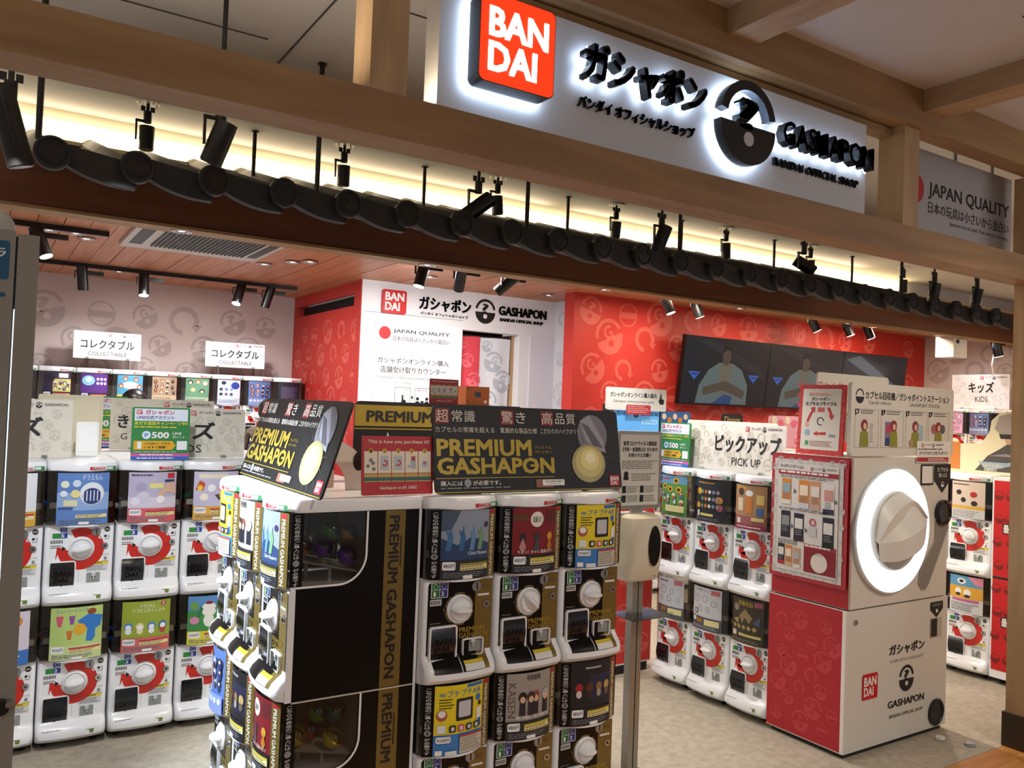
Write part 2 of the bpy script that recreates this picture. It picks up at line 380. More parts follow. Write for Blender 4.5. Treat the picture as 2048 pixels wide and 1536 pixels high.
# shop fascia: brown board, soffit, ledge and cove
fa = put(None, 'wall_fascia', kind='structure')
G().box(-1, 4.85, 2.55, 10.3, 4.9, 2.885, FASC).build('fascia_board', fa)
G().box(-1, 4.9, 2.55, 10.3, 5.07, 2.57, WOODX).box(-1, 4.84, 2.535, 10.3, 4.87, 2.552, WOODX).build('soffit_board', fa)
G().box(-1, 5.04, 2.57, 10.3, 5.07, 2.71, FASC).build('inner_board', fa)
G().box(-1, 4.82, 2.885, 10.3, 5.0, 2.905, M('#b7a582', .6)).build('cove_ledge', fa)
G().box(-1, 4.955, 2.905, 10.3, 5.0, 3.05, WALLW).build('upper_wall', fa)
cl = G().box(-.9, 4.935, 2.906, 7.9, 4.953, 3.03, M('#ffe9b4', .5, 0, 4.2)).build('cove_light', label='long warm glowing light strip under the ceiling above the tiled canopy', cat='light')
for p, c, x in ((46, WARM, 1.6), (46, WARM, 5.2)):
    lamp('cove_wash', 'AREA', (x, 4.80, 2.98), (x, 3.6, 3.05), p*.12, c, 3.4, .05)

# ------------------------------------------------------------------ pergola timbers
def timber(name, x0, y0, z0, x1, y1, z1, m, label=None):
    b = .004; R = []
    g = G(); g.box(x0, y0, z0, x1, y1, z1, m)
    return g.build(name, kind='structure', label=label)
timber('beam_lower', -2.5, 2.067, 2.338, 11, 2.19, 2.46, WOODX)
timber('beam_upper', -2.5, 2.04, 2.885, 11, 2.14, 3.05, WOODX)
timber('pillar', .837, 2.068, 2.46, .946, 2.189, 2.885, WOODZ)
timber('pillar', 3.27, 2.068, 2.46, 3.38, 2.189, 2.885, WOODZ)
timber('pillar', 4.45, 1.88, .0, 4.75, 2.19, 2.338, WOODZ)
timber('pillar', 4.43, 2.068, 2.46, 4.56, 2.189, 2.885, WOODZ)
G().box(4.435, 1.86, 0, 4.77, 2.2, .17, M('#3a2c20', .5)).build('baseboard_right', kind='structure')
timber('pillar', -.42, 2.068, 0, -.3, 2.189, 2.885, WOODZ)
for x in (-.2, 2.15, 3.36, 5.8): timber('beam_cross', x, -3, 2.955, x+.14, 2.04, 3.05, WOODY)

# ------------------------------------------------------------------ shop sign over the entrance
SB = empty('shop_sign', (0, 2.10, 2.46), 0, 'white shop sign board with backlit black letters and glowing red square', 'sign')
SBD = G(); SBD.box(1.055, 0, .002, 3.05, .085, .385, M('#cfcfcf', .55)).build('sign_board', SB)
G().box(1.05, .02, .39, 3.26, .08, .42, WOODX).build('top_rail', SB)
HALO = M('#cfe4ff', .5, 0, 6.5); LIT = M('#ffffff', .5, 0, 5); LRED = M('#f23a0e', .5, 0, .9)
g = G(); sq = rr(1.135, .078, 1.395, .338, .02)
g.prism(sq, .03, .092, BLACK); g.build('square_side', SB)
g = G(); g.rrect(1.137, .080, 1.393, .336, .02, LRED, .0925)
g.text('BAN', 1.165, .212, 1.37, .298, LIT, .0935, 2.6); g.text('DAI', 1.165, .112, 1.332, .198, LIT, .0935, 2.6); g.build('square_face', SB, label='glowing red square reading BAN DAI')
g = G(); g.poly(rr(1.131, .074, 1.399, .342, .02), HALO, .024); g.build('halo_light', SB)
def letters(t, u0, v0, u1, v1, bold, deep=True):
    if deep:
        G().text3(t, u0, v0, u1, v1, .03, .066, BLACK, bold).build('letters', SB)
        e = .004; G().text(t, u0-e, v0-e, u1+e, v1+e, HALO, .026, bold+.6).build('halo_light', SB)
    else: G().text3(t, u0, v0, u1, v1, 0, .012, BLACK, bold).build('letters', SB)
letters('ガシャポン', 1.53, .185, 2.06, .315, 2.6); letters('バンダイ オフィシャルショップ', 1.55, .118, 2.06, .158, 1.6, False)
letters('GASHAPON', 2.455, .172, 3.01, .262, 1.6); letters('BANDAI OFFICIAL SHOP', 2.475, .108, 2.99, .138, .6, False)
def big_logo():
    u, v, r = 2.27, .2, .142; a = G(); h = G()
    for gg, d0, d1, e in ((a, .03, .066, 0), (h, .022, .026, .006)):
        m = BLACK if gg is a else HALO
        ring = [((r+e)*math.cos(math.radians(t)), (r+e)*math.sin(math.radians(t))) for t in range(10, 171, 8)]
        ring += [((r*.76-e)*math.cos(math.radians(t)), (r*.76-e)*math.sin(math.radians(t))) for t in range(170, 9, -8)]
        gg.prism([(u+x, v+.016+y) for x, y in ring], d0, d1, m)
        gg.prism([(u+(r+e)*math.cos(math.radians(t)), v-.002+(r+e)*math.sin(math.radians(t))) for t in range(180, 361, 9)], d0, d1, m)
        gg.text3('?', u-.052-e, v-.02, u+.052+e, v+.095+e, d0, d1, m, 2.4)
    a.disc(u, v-.052, .026, M('#c8c8cc', .5), .067); a.build('emblem', SB); h.build('halo_light', SB)
big_logo()
JQ = G(); JQ.box(3.6, 2.28, 2.50, 4.585, 2.30, 2.93, M('#aeabad', .6))
JQ.pl = lambda u, v, d: (u, 2.279-d, v)
JQ.disc(3.70, 2.735, .072, M('#b5261f', .5), 0); JQ.text('JAPAN QUALITY', 3.81, 2.70, 4.56, 2.785, INK, 0, 1.3); JQ.text('日本の玩具は小さいから面白い', 3.81, 2.632, 4.56, 2.69, INK, 0, 1)
JQ.text("Japanese toys are small. That's why it's interesting.", 4.0, 2.592, 4.555, 2.618, M('#333333', .6), 0, 0)
for x in (3.65, 4.05, 4.4): JQ.box(x, 2.285, 2.93, x+.012, 2.295, 3.05, GREY)
JQ.build('banner', label='grey Japan Quality banner with red disc hanging between the right pillars', cat='sign')

# ------------------------------------------------------------------ tiled canopy
RF = empty('tiled_canopy', (0, 3.2, 2.42), 0, 'dark grey clay tile canopy with round emblem end tiles hung on black rods', 'canopy')
TP = .262; SLP = .30
def s_prof(n=12):
    o = []
    for i in range(n+1):
        t = i/n; x = t*.285
        z = .034*math.sin(min(t/.36, 1)*PI) if t < .36 else -.03*math.sin((t-.36)/.64*PI)
        o.append((x, z))
    return o
def tile_mesh(eave):
    g = G(); P = s_prof(); L = .29; n = len(P)
    def sec(y, dz): return [(x-.05, y, z+dz+y*SLP) for x, z in P]+[(x-.05, y, z+dz-.014+y*SLP) for x, z in reversed(P)]
    g.loft([sec(0, 0), sec(L, 0)], KAWARA, True)
    if eave:
        m = 13; X = [.03+.232*i/(m-1) for i in range(m)]
        top = [(x, .05-.03*i/(m-1)) for i, x in enumerate(X)]; bot = [(x, -.012-.056*math.sin(min(1, (i/(m-1))**.8*1.12)*PI/2)) for i, x in enumerate(X)]
        V = [(x, y, z) for y in (-.012, .03) for x, z in top+bot]
        fs = [(0, m, 3*m, 2*m), (m-1, 2*m-1, 4*m-1, 3*m-1)]
        for i in range(m-1):
            fs += [(i, i+1, m+i+1, m+i), (2*m+i, 3*m+i, 3*m+i+1, 2*m+i+1), (i, 2*m+i, 2*m+i+1, i+1), (m+i, m+i+1, 3*m+i+1, 3*m+i)]
        g.add(V, fs, KAWARA, True)
        V = []
        for y in (.0, .24):
            for i, (x, z) in enumerate(bot): V.append((x, y, z+y*SLP))
        g.add(V, [(i, i+1, m+i+1, m+i) for i in range(m-1)], KAWARA, True)
    return g.mesh('roof_tile')
def end_mesh():
    g = G(); g.lathe([(.0, 0), (.055, 0), (.057, -.006), (.057, -.03), (.053, -.034), (.047, -.034), (.045, -.028), (0, -.028)], (0, 0, 0), (0, 1, 0), KAWARA, 28)
    g.pl = lambda u, v, d: (u, -.0285-d, v); E = M('#060607', .3)
    capsule_logo(g, 0, 0, .037, E, KAWARA, .003)
    return g.mesh('end_disc')
T0, T1, TE = tile_mesh(True), tile_mesh(False), end_mesh()
for i in range(24):
    for j in range(7):
        yy = j*.235
        o = put(T0 if j == 0 else T1, 'roof_tile', RF, (.168+i*TP-.0, yy, yy*SLP-.012))
        if j == 0: put(TE, 'end_disc', o, (-.003, -.012, .005))
ROD = M('#0b0908', .5)
for x, y, z0 in ((.13, 3.35, 2.5), (1.16, 3.4, 2.5), (2.23, 3.4, 2.5), (3.26, 3.4, 2.5), (5.38, 3.4, 2.5), (1.18, 4.5, 2.8), (2.2, 4.5, 2.8), (3.28, 4.5, 2.8), (4.33, 4.5, 2.8), (5.36, 4.5, 2.8), (6.38, 4.5, 2.8)):
    G().cyl((x, y-3.2, z0-2.42), (x, y-3.2, .63), .011, ROD, n=8).cyl((x, y-3.2, .622), (x, y-3.2, .63), .02, ROD, n=10).build('hanging_rod', RF)

# ------------------------------------------------------------------ lamps and spotlights
LENS = M('#f4f8ff', .4, 0, 9); LENSOFF = M('#303236', .2)
def fixture(name, loc, d, label, lit=False, rod=0, plate=False, r=.036, L=.16, group=None, track=False):
    """cylinder spotlight: body with lens, bracket, optional rod and ceiling plate; loc = pivot"""
    o = empty(name, loc, 0, label, 'spotlight', group); d = Vector(d).normalized()
    a = -d*L*.45; b = d*L*.55
    G().cyl(a, b, r, BLACK, n=20).cyl(d*(L*.1), d*(L*.115), r*1.02, M('#000000', .6), n=20).build('lamp_body', o)
    G().cyl(b*1.0, b+d*.004, r*.9, LENS if lit else LENSOFF, n=20).build('lens', o)
    top = .02 if track else .05
    G().box(-r*1.5, -.006, -.02, -r*1.25, .006, top+.03, BLACK).box(-r*1.5, -.008, top+.02, .012, .008, top+.03, BLACK).build('bracket', o)
    if rod:
        G().cyl((0, 0, top+.02), (0, 0, top+.075), .019, BLACK, n=12).cyl((0, 0, top+.07), (0, 0, rod), .0085, BLACK, n=8).build('rod', o)
        G().box(-.032, -.003, top+.075, -.012, .003, top+.1, BLACK).box(.012, -.003, top+.075, .032, .003, top+.1, BLACK).build('clip', o)
    if plate: 
        g = G().cyl((0, 0, rod-.006), (0, 0, rod), .055, M('#d8d2c4', .5), n=24)
        for k in range(4): g.cyl((.045*math.cos(k*PI/2+.4), .045*math.sin(k*PI/2+.4), rod-.018), (.045*math.cos(k*PI/2+.4), .045*math.sin(k*PI/2+.4), rod-.006), .004, M('#efe6cf', .5), n=6)
        g.build('ceiling_plate', o)
    if track: G().box(-.02, -.016, .02, .16, .016, .055, BLACK).build('driver_box', o)
    return o
names = ['above the second and third end tiles', 'above the fifth end tile', 'above the ninth end tile', 'above the thirteenth end tile', 'above the sixteenth end tile', 'above the nineteenth end tile', 'near the canopy right end']
for i, (x, y) in enumerate(((.63, 4.4), (1.65, 4.4), (2.66, 4.4), (3.66, 4.45), (4.75, 4.45), (5.75, 4.45), (7.15, 4.5))):
    fixture('spotlight', (x, y, 2.88), (.05*(i % 3), .1*(i % 2), -1), 'small spotlight on a white ceiling plate, '+names[i], rod=.17, plate=True, L=.11)
for x, y, z, d, lab, L in ((.035, 2.95, 2.43, (.3, .1, -1), 'large black rod spotlight at the photo left edge before the canopy', .24),
        (.655, 2.95, 2.50, (-.3, .3, -1), 'black rod spotlight leaning left above the third end tile', .15),
        (1.977, 3.45, 2.575, (-.75, .1, -.62), 'black rod spotlight tipped steeply sideways above the eighth end tile', .18),
        (3.212, 3.5, 2.6, (-.3, .2, -1), 'black rod spotlight leaning left above the twelfth end tile', .18),
        (4.456, 3.5, 2.61, (.6, -.5, -.5), 'black rod spotlight turned forward above the sixteenth end tile', .14),
        (5.615, 3.3, 2.53, (-.1, .1, -1), 'thick black rod spotlight over the canopy near the right pillar', .15),
        (6.45, 3.45, 2.6, (.0, .2, -1), 'black rod spotlight beside the right pillar over the canopy end', .15)):
    fixture('spotlight', (x, y, z), d, lab, rod=3.05-z, r=.038, L=L)
def track(x0, x1, y, z, lab):
    G().box(x0, y-.017, z, x1, y+.017, z+.035, BLACK).build('track_rail', label=lab, cat='track')
track(.0, .68, 6.16, 2.66, 'short black lighting track on the wood ceiling near the air conditioner')
track(.0, 2.52, 7.84, 2.66, 'long black lighting track on the wood ceiling before the patterned back wall')
track(2.5, 3.6, 5.45, 2.66, 'black lighting track behind the soffit facing the white counter wall'); track(4.8, 8.2, 5.3, 2.66, 'black lighting track behind the soffit facing the red screen wall')
for x, y, d, lab, lit in ((.68, 7.84, (.1, .1, -1), 'black track spotlight, leftmost of the four on the back wall track', False), (1.16, 7.84, (0, -.2, -1), 'lit black track spotlight pointing down over the first white sign', True),
        (1.98, 7.84, (-.3, -.25, -1), 'lit black track spotlight leaning left over the second white sign', True), (2.25, 7.84, (-.25, .1, -1), 'unlit black track spotlight at the end of the back wall track', False),
        (.28, 6.16, (.3, -.2, -.8), 'lit black track spotlight half hidden by the left kiosk', True),
        (2.68, 5.45, (-.25, .0, -1), 'lit black track spotlight above the red square on the counter wall', True), (3.0, 5.45, (.15, .5, -.7), 'unlit grey-black track spotlight over the counter doorway', False), (3.42, 5.45, (-.55, .45, -.6), 'black track spotlight turned sideways over the counter doorway', False),
        (4.95, 5.3, (.25, -.3, -1), 'lit track spotlight at the left end before the red screen wall', True), (5.3, 5.3, (.45, -.1, -1), 'second lit track spotlight before the red screen wall', True),
        (6.9, 5.3, (.5, -.3, -1), 'lit track spotlight above the middle screen, leftmost of three', True), (7.45, 5.3, (.3, -.3, -1), 'lit track spotlight above the screens, middle of three', True), (7.8, 5.3, (.4, -.2, -1), 'lit track spotlight above the third screen, rightmost of three', True)):
    fixture('track_spotlight', (x, y, 2.58), d, lab, lit, track=True, r=.042, L=.2)
fixture('track_spotlight', (9.6, 4.9, 2.5), (.3, -.1, -1), 'lit spotlight above the kids sign by the right pillar', True, r=.05, L=.2, track=True)
def downlight(x, y, z, lab, lit=True, r=.05):
    o = empty('downlight', (x, y, z), 0, lab, 'light')
    G().lathe([(r, 0), (r*1.25, 0), (r*1.25, -.008), (r, -.01), (r*.9, 0)], (0, 0, 0), (0, 0, 1), METAL, 20).build('trim_ring', o)
    G().disc(0, 0, 0.001, METAL); g = G(lambda u, v, d: (u, v, -d)); g.disc(0, 0, r*.9, M('#cdd3da', .2, .8), .002, n=16)
    g.disc(0, 0, r*.4, M('#fffaf0', .4, 0, 4 if lit else .6), .004, n=12); g.build('reflector', o)
for i, (x, nm) in enumerate(((.92, 'above the left machines'), (2.48, 'above the counter wall'), (4.0, 'left of the red screen wall'), (5.5, 'above the first screen'), (7.0, 'above the third screen'), (8.5, 'near the right pillar'))):
    downlight(x, 4.975, 2.55, 'recessed downlight in the wooden soffit '+nm, r=.045)
for i, (x, y, nm) in enumerate(((.34, 6.37, 'nearest the left kiosk'), (.5, 6.37, 'one of a pair by the short track, left'), (.58, 6.55, 'one of a pair by the short track, right'), (.99, 8.1, 'close to the back wall track'), (1.88, 6.7, 'small and round, right of the air conditioner'), (2.02, 6.42, 'left one of the pair before the red wall'), (2.12, 6.3, 'right one of the pair before the red wall'), (3.17, 6.3, 'above the doorway wall letters'), (4.5, 6.44, 'in the corner by the white return wall'))):
    downlight(x, y, 2.697, 'recessed downlight in the wood ceiling, '+nm, r=.05)
# ceiling cassette
AC = empty('air_conditioner', (1.27, 5.95, 2.7), 0, 'flat ceiling air conditioner cassette with dark grille in the wood ceiling', 'air conditioner')
G().box(-.48, -.6, -.025, .48, .6, -.0, M('#b8b4ae', .4)).build('panel', AC)
g = G().box(-.3, -.4, -.032, .33, .4, -.0255, DK)
g.build('grille_back', AC)
g = G()
for i in range(22): g.box(-.3+i*.03, -.4, -.038, -.292+i*.03, .4, -.03, M('#5d5b58', .5))
o = g.build('grille', AC); o['kind'] = 'stuff'
G().box(-.44, -.4, -.03, -.36, .4, -.0255, DK).box(.38, -.4, -.03, .44, .4, -.0255, DK).build('air_vane', AC)

# ------------------------------------------------------------------ capsule machines
HW = .1425; BUL = .042
def bul(u): return BUL*(1-min(1, (u/HW)**2))
def curved(u, v, d): return (u, -bul(u)-d, v)
def outline(z, w, yf, yb, r, b=0, n=12):
    """closed ring: flat back, front edge bulged by b, rounded front corners"""
    o = [(-w, yb, z), (w, yb, z)]
    for i in range(n+1):
        t = i/n; x = w-2*w*t; e = 1-abs(2*t-1); k = r*(1-math.sqrt(max(0, 1-(1-min(1, e*2*w/r))**2))) if r > 0 and e*2*w < r else 0
        o.append((x, yf-b*(1-(x/w)**2)+k, z))
    return o
def ring2(z, w, yf, yb, r, b=0):
    o = [(-w, yb, z), (w, yb, z)]
    for i in range(6): a = math.radians(i*18); o.append((w-r+r*math.cos(a), yf+r-r*math.sin(a), z))
    for i in range(1, 8): x = (w-r)*(1-2*i/8); o.append((x, yf-b*(1-(x/(w-r))**2), z))
    for i in range(6): a = math.radians(90-i*18); o.append((-w+r-r*math.cos(a), yf+r-r*math.sin(a), z))
    return o
DEP = .46
def body_mesh(white):
    """mechanism block z 0-.36 with the swelling chin"""
    m = PLAS; g = G()
    P = [(0, .0, .03), (.008, -.03, .03), (.024, -.045, .03), (.042, -.044, .028), (.06, -.034, .026), (.076, -.016, .022), (.088, -.004, .02), (.1, 0, .02), (.355, 0, .02), (.36, .004, .02)]
    g.loft([ring2(z, .1425, y, DEP, r, .012 if z < .08 else 0) for z, y, r in P], m)
    return g.mesh('body')
def back_mesh():
    g = G(); g.loft([ring2(z, .1415, .275, DEP, .004) for z in (0, .25)], PLAS); return g.mesh('rear_housing')
def box_mesh():
    g = G(); n = 14; o = [(-HW+.002, .272), (-HW+.002, .0)]+[(-HW+.002+(2*HW-.004)*i/n, -bul(-HW+2*HW*i/n)) for i in range(n+1)]+[(HW-.002, .272)]
    g.loft([[(x, y, z) for x, y in o] for z in (.002, .248)], CLEAR, False, True, False); return g.mesh('clear_box')
def rim_mesh():
    g = G(); g.loft([ring2(z, .144, -.0, .272, .03, .046) for z in (0, .008)], PLAS); return g.mesh('box_rim')
def tray_mesh():
    g = G(); g.add([(-.13, .02, .085), (.13, .02, .085), (.13, .26, .03), (-.13, .26, .03)], [(0, 1, 2, 3)], TRAY)
    g.box(-.13, .0, .075, .13, .02, .1, TRAY); g.cyl((0, .1, 0), (0, .1, .06), .008, TRAY, n=8); g.cyl((.07, .16, 0), (.07, .16, .05), .006, TRAY, n=8)
    g.box(-.14, .262, .01, .14, .27, .24, M('#8f897c', .5)); return g.mesh('inner_tray')
def lid_mesh():
    g = G(); P = [(.0, .1445, -.004), (.004, .1455, -.008), (.032, .1455, -.008), (.042, .142, -.002), (.044, .134, .01)]
    g.loft([ring2(z, w, y, DEP, .035, .044) for z, w, y in P], PLAS)
    g.pl = lambda u, v, d: (u, -bul(u)*1.05-.0095-d, v); g.seg = .02
    g.text('BANDAI', .035, .008, .088, .022, M('#c2182a', .5), 0, 2); g.rect(.022, .008, .033, .022, M('#c2182a', .5), 0)
    g.rect(.094, .007, .134, .024, M('#2f7d4c', .5), 0); g.rect(.096, .010, .12, .021, M('#d9e6dc', .5), .0005)
    return g.mesh('lid')
def panel_white(no):
    g = G(seg=None); R = CRED
    g.arc(.006, .253, .056, .096, 118, -164, R, .0012, 34)
    g.poly([(-.092, .265), (-.046, .247), (-.05, .215), (-.088, .23), (-.097, .205)], R, .0012)
    g.rect(-.082, .332, -.054, .354, '#1f3fa0', .001); g.disc(-.068, .343, .008, PAPER, .0016, n=12); g.disc(-.068, .343, .006, M('#1f3fa0'), .002, n=12)
    g.rect(-.112, .304, -.08, .327, '#2c8a3e', .001); g.rect(-.08, .304, -.052, .327, '#1f3fa0', .001); g.text(no, -.078, .308, -.064, .323, PAPER, .0016, 2)
    for i in range(9): g.rect(-.118+i*.0055, .281, -.1145+i*.0055-.001*(i % 2), .296, DK, .001)
    g.dashes(-.118, .258, -.07, .274, 2, M('#3b4150'), .001); g.poly([(-.072, .268), (-.072, .244), (-.055, .256)], DK, .0014)
    g.disc(.112, .338, .0125, DK, .001); g.text('GASHA', .103, .334, .121, .342, PAPER, .0016, 1)
    g.disc(.105, .306, .006, DK, .001, n=10); g.text('2', .115, .3, .122, .311, DK, .001, 1); g.dashes(.1, .289, .124, .297, 1, GREY, .001)
    g.disc(.084, .302, .0075, PLAS, .0018); g.disc(.084, .302, .004, GREY, .0022)
    g.text('ガシャポン', .093, .217, .125, .225, INK, .001, 0); capsule_logo(g, .109, .204, .0065, INK, PLAS, .001); g.text('GASHAPON', .095, .189, .124, .194, INK, .001, 0)
    g.rect(.03, .176, .122, .190, '#e3cc38', .001); g.text('注意事項', .055, .178, .098, .188, M('#7a6a10'), .0016, 1)
    g.rect(.03, .146, .122, .176, '#d8dadd', .001); g.dashes(.033, .149, .119, .174, 4, M('#6d7078'), .0016, .4)
    g.arc(.035, .13, .0008, .0022, 0, 360, GREY, .001, 8)
    g.rect(-.0005, .055, .0008, .16, '#9aa0a8', .0005)
    g.dashes(-.118, .056, -.02, .064, 1, M('#9097a0'), .045)
    return g.mesh('front_print')
def panel_prem():
    g = G(); B = PREM
    g.rrect(-.128, .118, .134, .352, .01, B, .0015); g.rect(.062, .1, .134, .352, GOLD, .0022)
    g.poly([(-.128, .12), (.134, .12), (.134, .1), (-.128, .1)], B, .0018)
    # the black skin that sweeps forward on top of the chin
    def chin(z, x):
        P = [(.0, .0), (.008, -.03), (.024, -.045), (.042, -.044), (.06, -.034), (.076, -.016), (.088, -.004), (.1, 0)]
        for (a, b), (c, d) in zip(P, P[1:]):
            if a <= z <= c: y = b+(d-b)*(z-a)/(c-a); break
        return y-(.0125 if z < .081 else .0125*max(0, (.1-z)/.02))*(1-(x/.1125)**2)-.0015
    def skin(a, b, z0, z1, m, lift=0, n=6):
        zs = [z for z in (z0, .086, .08, .076, .068, .06, .05, z1) if z1 <= z <= z0]; V = []
        for z in zs:
            for i in range(n+1): x = a+(b-a)*i/n; V.append((x, chin(z, x)-lift, z))
        g.add(V, [(j*(n+1)+i, j*(n+1)+i+1, (j+1)*(n+1)+i+1, (j+1)*(n+1)+i) for j in range(len(zs)-1) for i in range(n)], m, True)
    skin(-.112, -.008, .1, .044, B); skin(-.004, .07, .1, .044, B); skin(.07, .11, .1, .044, GOLD)
    skin(.006, .088, .076, .066, M('#cdb92c', .5), .001); skin(.006, .088, .066, .046, M('#dcdcd8', .5), .001)
    g.rrect(-.118, .298, -.05, .352, .004, M('#cfd2d4'), .0028)
    for (a, b, c) in ((-.115, .328, '#1d6b34'), (-.083, .328, '#28307e')):
        g.rect(a, b, a+.03, b+.022, c, .0034); g.disc(a+.015, b+.011, .009, PAPER, .0038, n=12); g.disc(a+.015, b+.011, .0078, M(c), .0042, n=12)
    g.rect(-.115, .301, -.085, .326, '#1d6b34', .0034); g.text('1', -.108, .305, -.1, .321, PAPER, .0038, 1); g.rect(-.083, .301, -.053, .326, '#28307e', .0034); g.text('3', -.078, .305, -.068, .321, PAPER, .0038, 1)
    g.rect(-.12, .272, -.075, .294, '#c8cacc', .0028)
    for i in range(8): g.rect(-.117+i*.005, .276, -.114+i*.005-.001*(i % 2), .29, DK, .0034)
    for a in range(0, 360, 60): g.arc(-.002, .253, .054, .059, a+8, a+52, GOLD, .0028, 8)
    g.poly([(-.066, .262), (-.066, .246), (-.058, .254)], GOLD, .0028)
    g.arc(-.098, .2, .0, .0, 0, 1, GOLD, .003, 1); g.dashes(-.118, .183, -.068, .216, 3, M('#6c6a62'), .0028, .35)
    g.text('PREMIUM', .0, .168, .104, .186, GOLDT, .0034, 1.6); g.text('GASHAPON', .0, .148, .118, .166, GOLDT, .0034, 1.6)
    g.text('PREMIUM', .062, .168, .104, .186, GOLDT, .0028, 0); g.rect(.072, .292, .12, .3, '#d8d8d8', .003); g.dashes(.08, .318, .12, .334, 2, M('#5a4a20'), .003)
    return g.mesh('front_print')
def dial_base():
    g = G(); g.lathe([(.0, 0), (.052, 0), (.052, .006), (.046, .012), (.044, .006), (.0, .006)], (0, -.001, 0), (0, -1, 0), PLAS, 32)
    g.pl = lambda u, v, d: (u, -.0075-d, v); g.arc(0, 0, .0475, .0505, 0, 360, M('#8a93b8', .4), .001, 32); return g.mesh('dial')
def dial_grip():
    g = G(); g.lathe([(0, 0), (.04, 0), (.038, .01), (0, .012)], (0, -.008, 0), (0, -1, 0), PLAS, 28)
    R = []
    for i in range(13):
        t = -1+2*i/12; x = .04*t; w = .0035+.009*(1-t*t); h = .012+.026*(1-t*t)**.5
        R.append([(x, -.012, -w*1.6), (x, -.012-h*.7, -w), (x, -.012-h, -w*.35), (x, -.012-h, w*.35), (x, -.012-h*.7, w), (x, -.012, w*1.6)])
    g.loft(R, PLAS); return g.mesh('dial_grip')
def slot_mesh():
    g = G(); g.lathe([(0, 0), (.019, 0), (.019, .003), (.017, .005), (0, .005)], (0, -.001, 0), (0, -1, 0), M('#9a9da0', .3, .7), 24)
    g.box(-.001, -.0075, -.012, .0035, -.005, .012, DK); return g.mesh('coin_slot')
def lock_mesh():
    g = G(); g.lathe([(0, 0), (.015, 0), (.015, .002), (.013, .006), (0, .006)], (0, -.001, 0), (0, -1, 0), METAL, 20); g.lathe([(0, 0), (.006, 0), (.005, .003), (0, .003)], (0, -.007, 0), (0, -1, 0), M('#555555', .3, .8), 12)
    return g.mesh('lock')
def frame_ring(g, u0, v0, u1, v1, r, t, d0, d1, m):
    A = rr(u0, v0, u1, v1, r, 4); B = rr(u0+t, v0+t, u1-t, v1-t, max(r-t, .002), 4)
    g.loft([[g.pl(x, y, d0) for x, y in A], [g.pl(x, y, d1) for x, y in A], [g.pl(x, y, d1) for x, y in B], [g.pl(x, y, d0) for x, y in B]], m, False)
def chute_mesh(prem):
    g = G(); a = -.122; b = -.012; z0, z1 = (.08, .2)
    frame_ring(g, a, z0, b, z1, .012, .006, -.002, .008 if not prem else .014, PLAS)
    n = 10; R = []
    for i in range(n+1):
        t = i/n; z = z0+.006+(z1-z0-.012)*t; y = -.003-.014*math.sin(t*PI)
        R.append([(a+.006, y, z), (b-.006, y, z)])
    for i in range(n): g.add([R[i][0], R[i][1], R[i+1][1], R[i+1][0]], [(0, 1, 2, 3)], M('#16171a', .18), True)
    g.pl = lambda u, v, d: (u, -.0155-d, v); E = M('#0b0b0d', .12)
    g.text('BAN', -.1, .136, -.034, .158, E, .0025, 2); g.text('DAI', -.1, .106, -.044, .128, E, .0025, 2)
    g.box(-.072, -.006, z0+.006, -.062, -.003, z0+.014, BLACK); return g.mesh('capsule_door')
def return_mesh(prem):
    g = G(); a, b, z0, z1 = (.034, .09, .084, .142) if not prem else (.012, .098, .084, .146)
    if prem: frame_ring(g, a, z0, b, z1, .01, .004, -.002, .013, PLAS); g.rect(a+.004, z0+.004, b-.004, z1-.004, PREM, .0035)
    g.rrect(a+(.03 if prem else 0), z0+.004, b-(.006 if prem else 0), z1-.002, .005, M('#8f9694', .45), .004 if prem else .002)
    g.box((a+b)/2-.008, -.012, z1-.016, (a+b)/2+.008, -.002, z1-.002, M('#c9cdcc', .35)); g.box((a+b)/2-.002, -.012, z1-.03, (a+b)/2+.002, -.003, z1-.014, M('#c9cdcc', .35))
    return g.mesh('coin_return')
def sticker_mesh():
    g = G(); g.add([(.012, -.0505, .047), (.092, -.0505, .047), (.09, -.0515, .03), (.014, -.0515, .03)], [(0, 1, 2, 3)], M('#6d8a3a', .5))
    g.add([(.028, -.0515, .044), (.062, -.0515, .044), (.061, -.0525, .033), (.029, -.0525, .033)], [(0, 1, 2, 3)], M('#d8d54a', .5)); return g.mesh('sticker')
def caster_mesh():
    g = G(); g.box(-.016, -.016, .05, .016, .016, .056, METAL)
    g.add([(-.014, -.014, .05), (-.014, .012, .05), (-.014, .004, .02), (.014, -.014, .05), (.014, .012, .05), (.014, .004, .02)], [(0, 1, 2), (3, 4, 5)], METAL); return g.mesh('caster')
def wheel_mesh():
    g = G(); g.lathe([(0, -.011), (.022, -.011), (.025, -.008), (.025, .008), (.022, .011), (0, .011)], (0, .004, .025), (1, 0, 0), RUB, 20); return g.mesh('wheel')
MB, MBK, MBX, MRIM, MTR, MLID = body_mesh(1), back_mesh(), box_mesh(), rim_mesh(), tray_mesh(), lid_mesh()
MPW = {k: panel_white(k) for k in '235'}; MPP = panel_prem(); MD, MDG, MSL, MLK = dial_base(), dial_grip(), slot_mesh(), lock_mesh()
MCH = (chute_mesh(0), chute_mesh(1)); MRT = (return_mesh(0), return_mesh(1)); MST = sticker_mesh(); MCS, MWH = caster_mesh(), wheel_mesh()

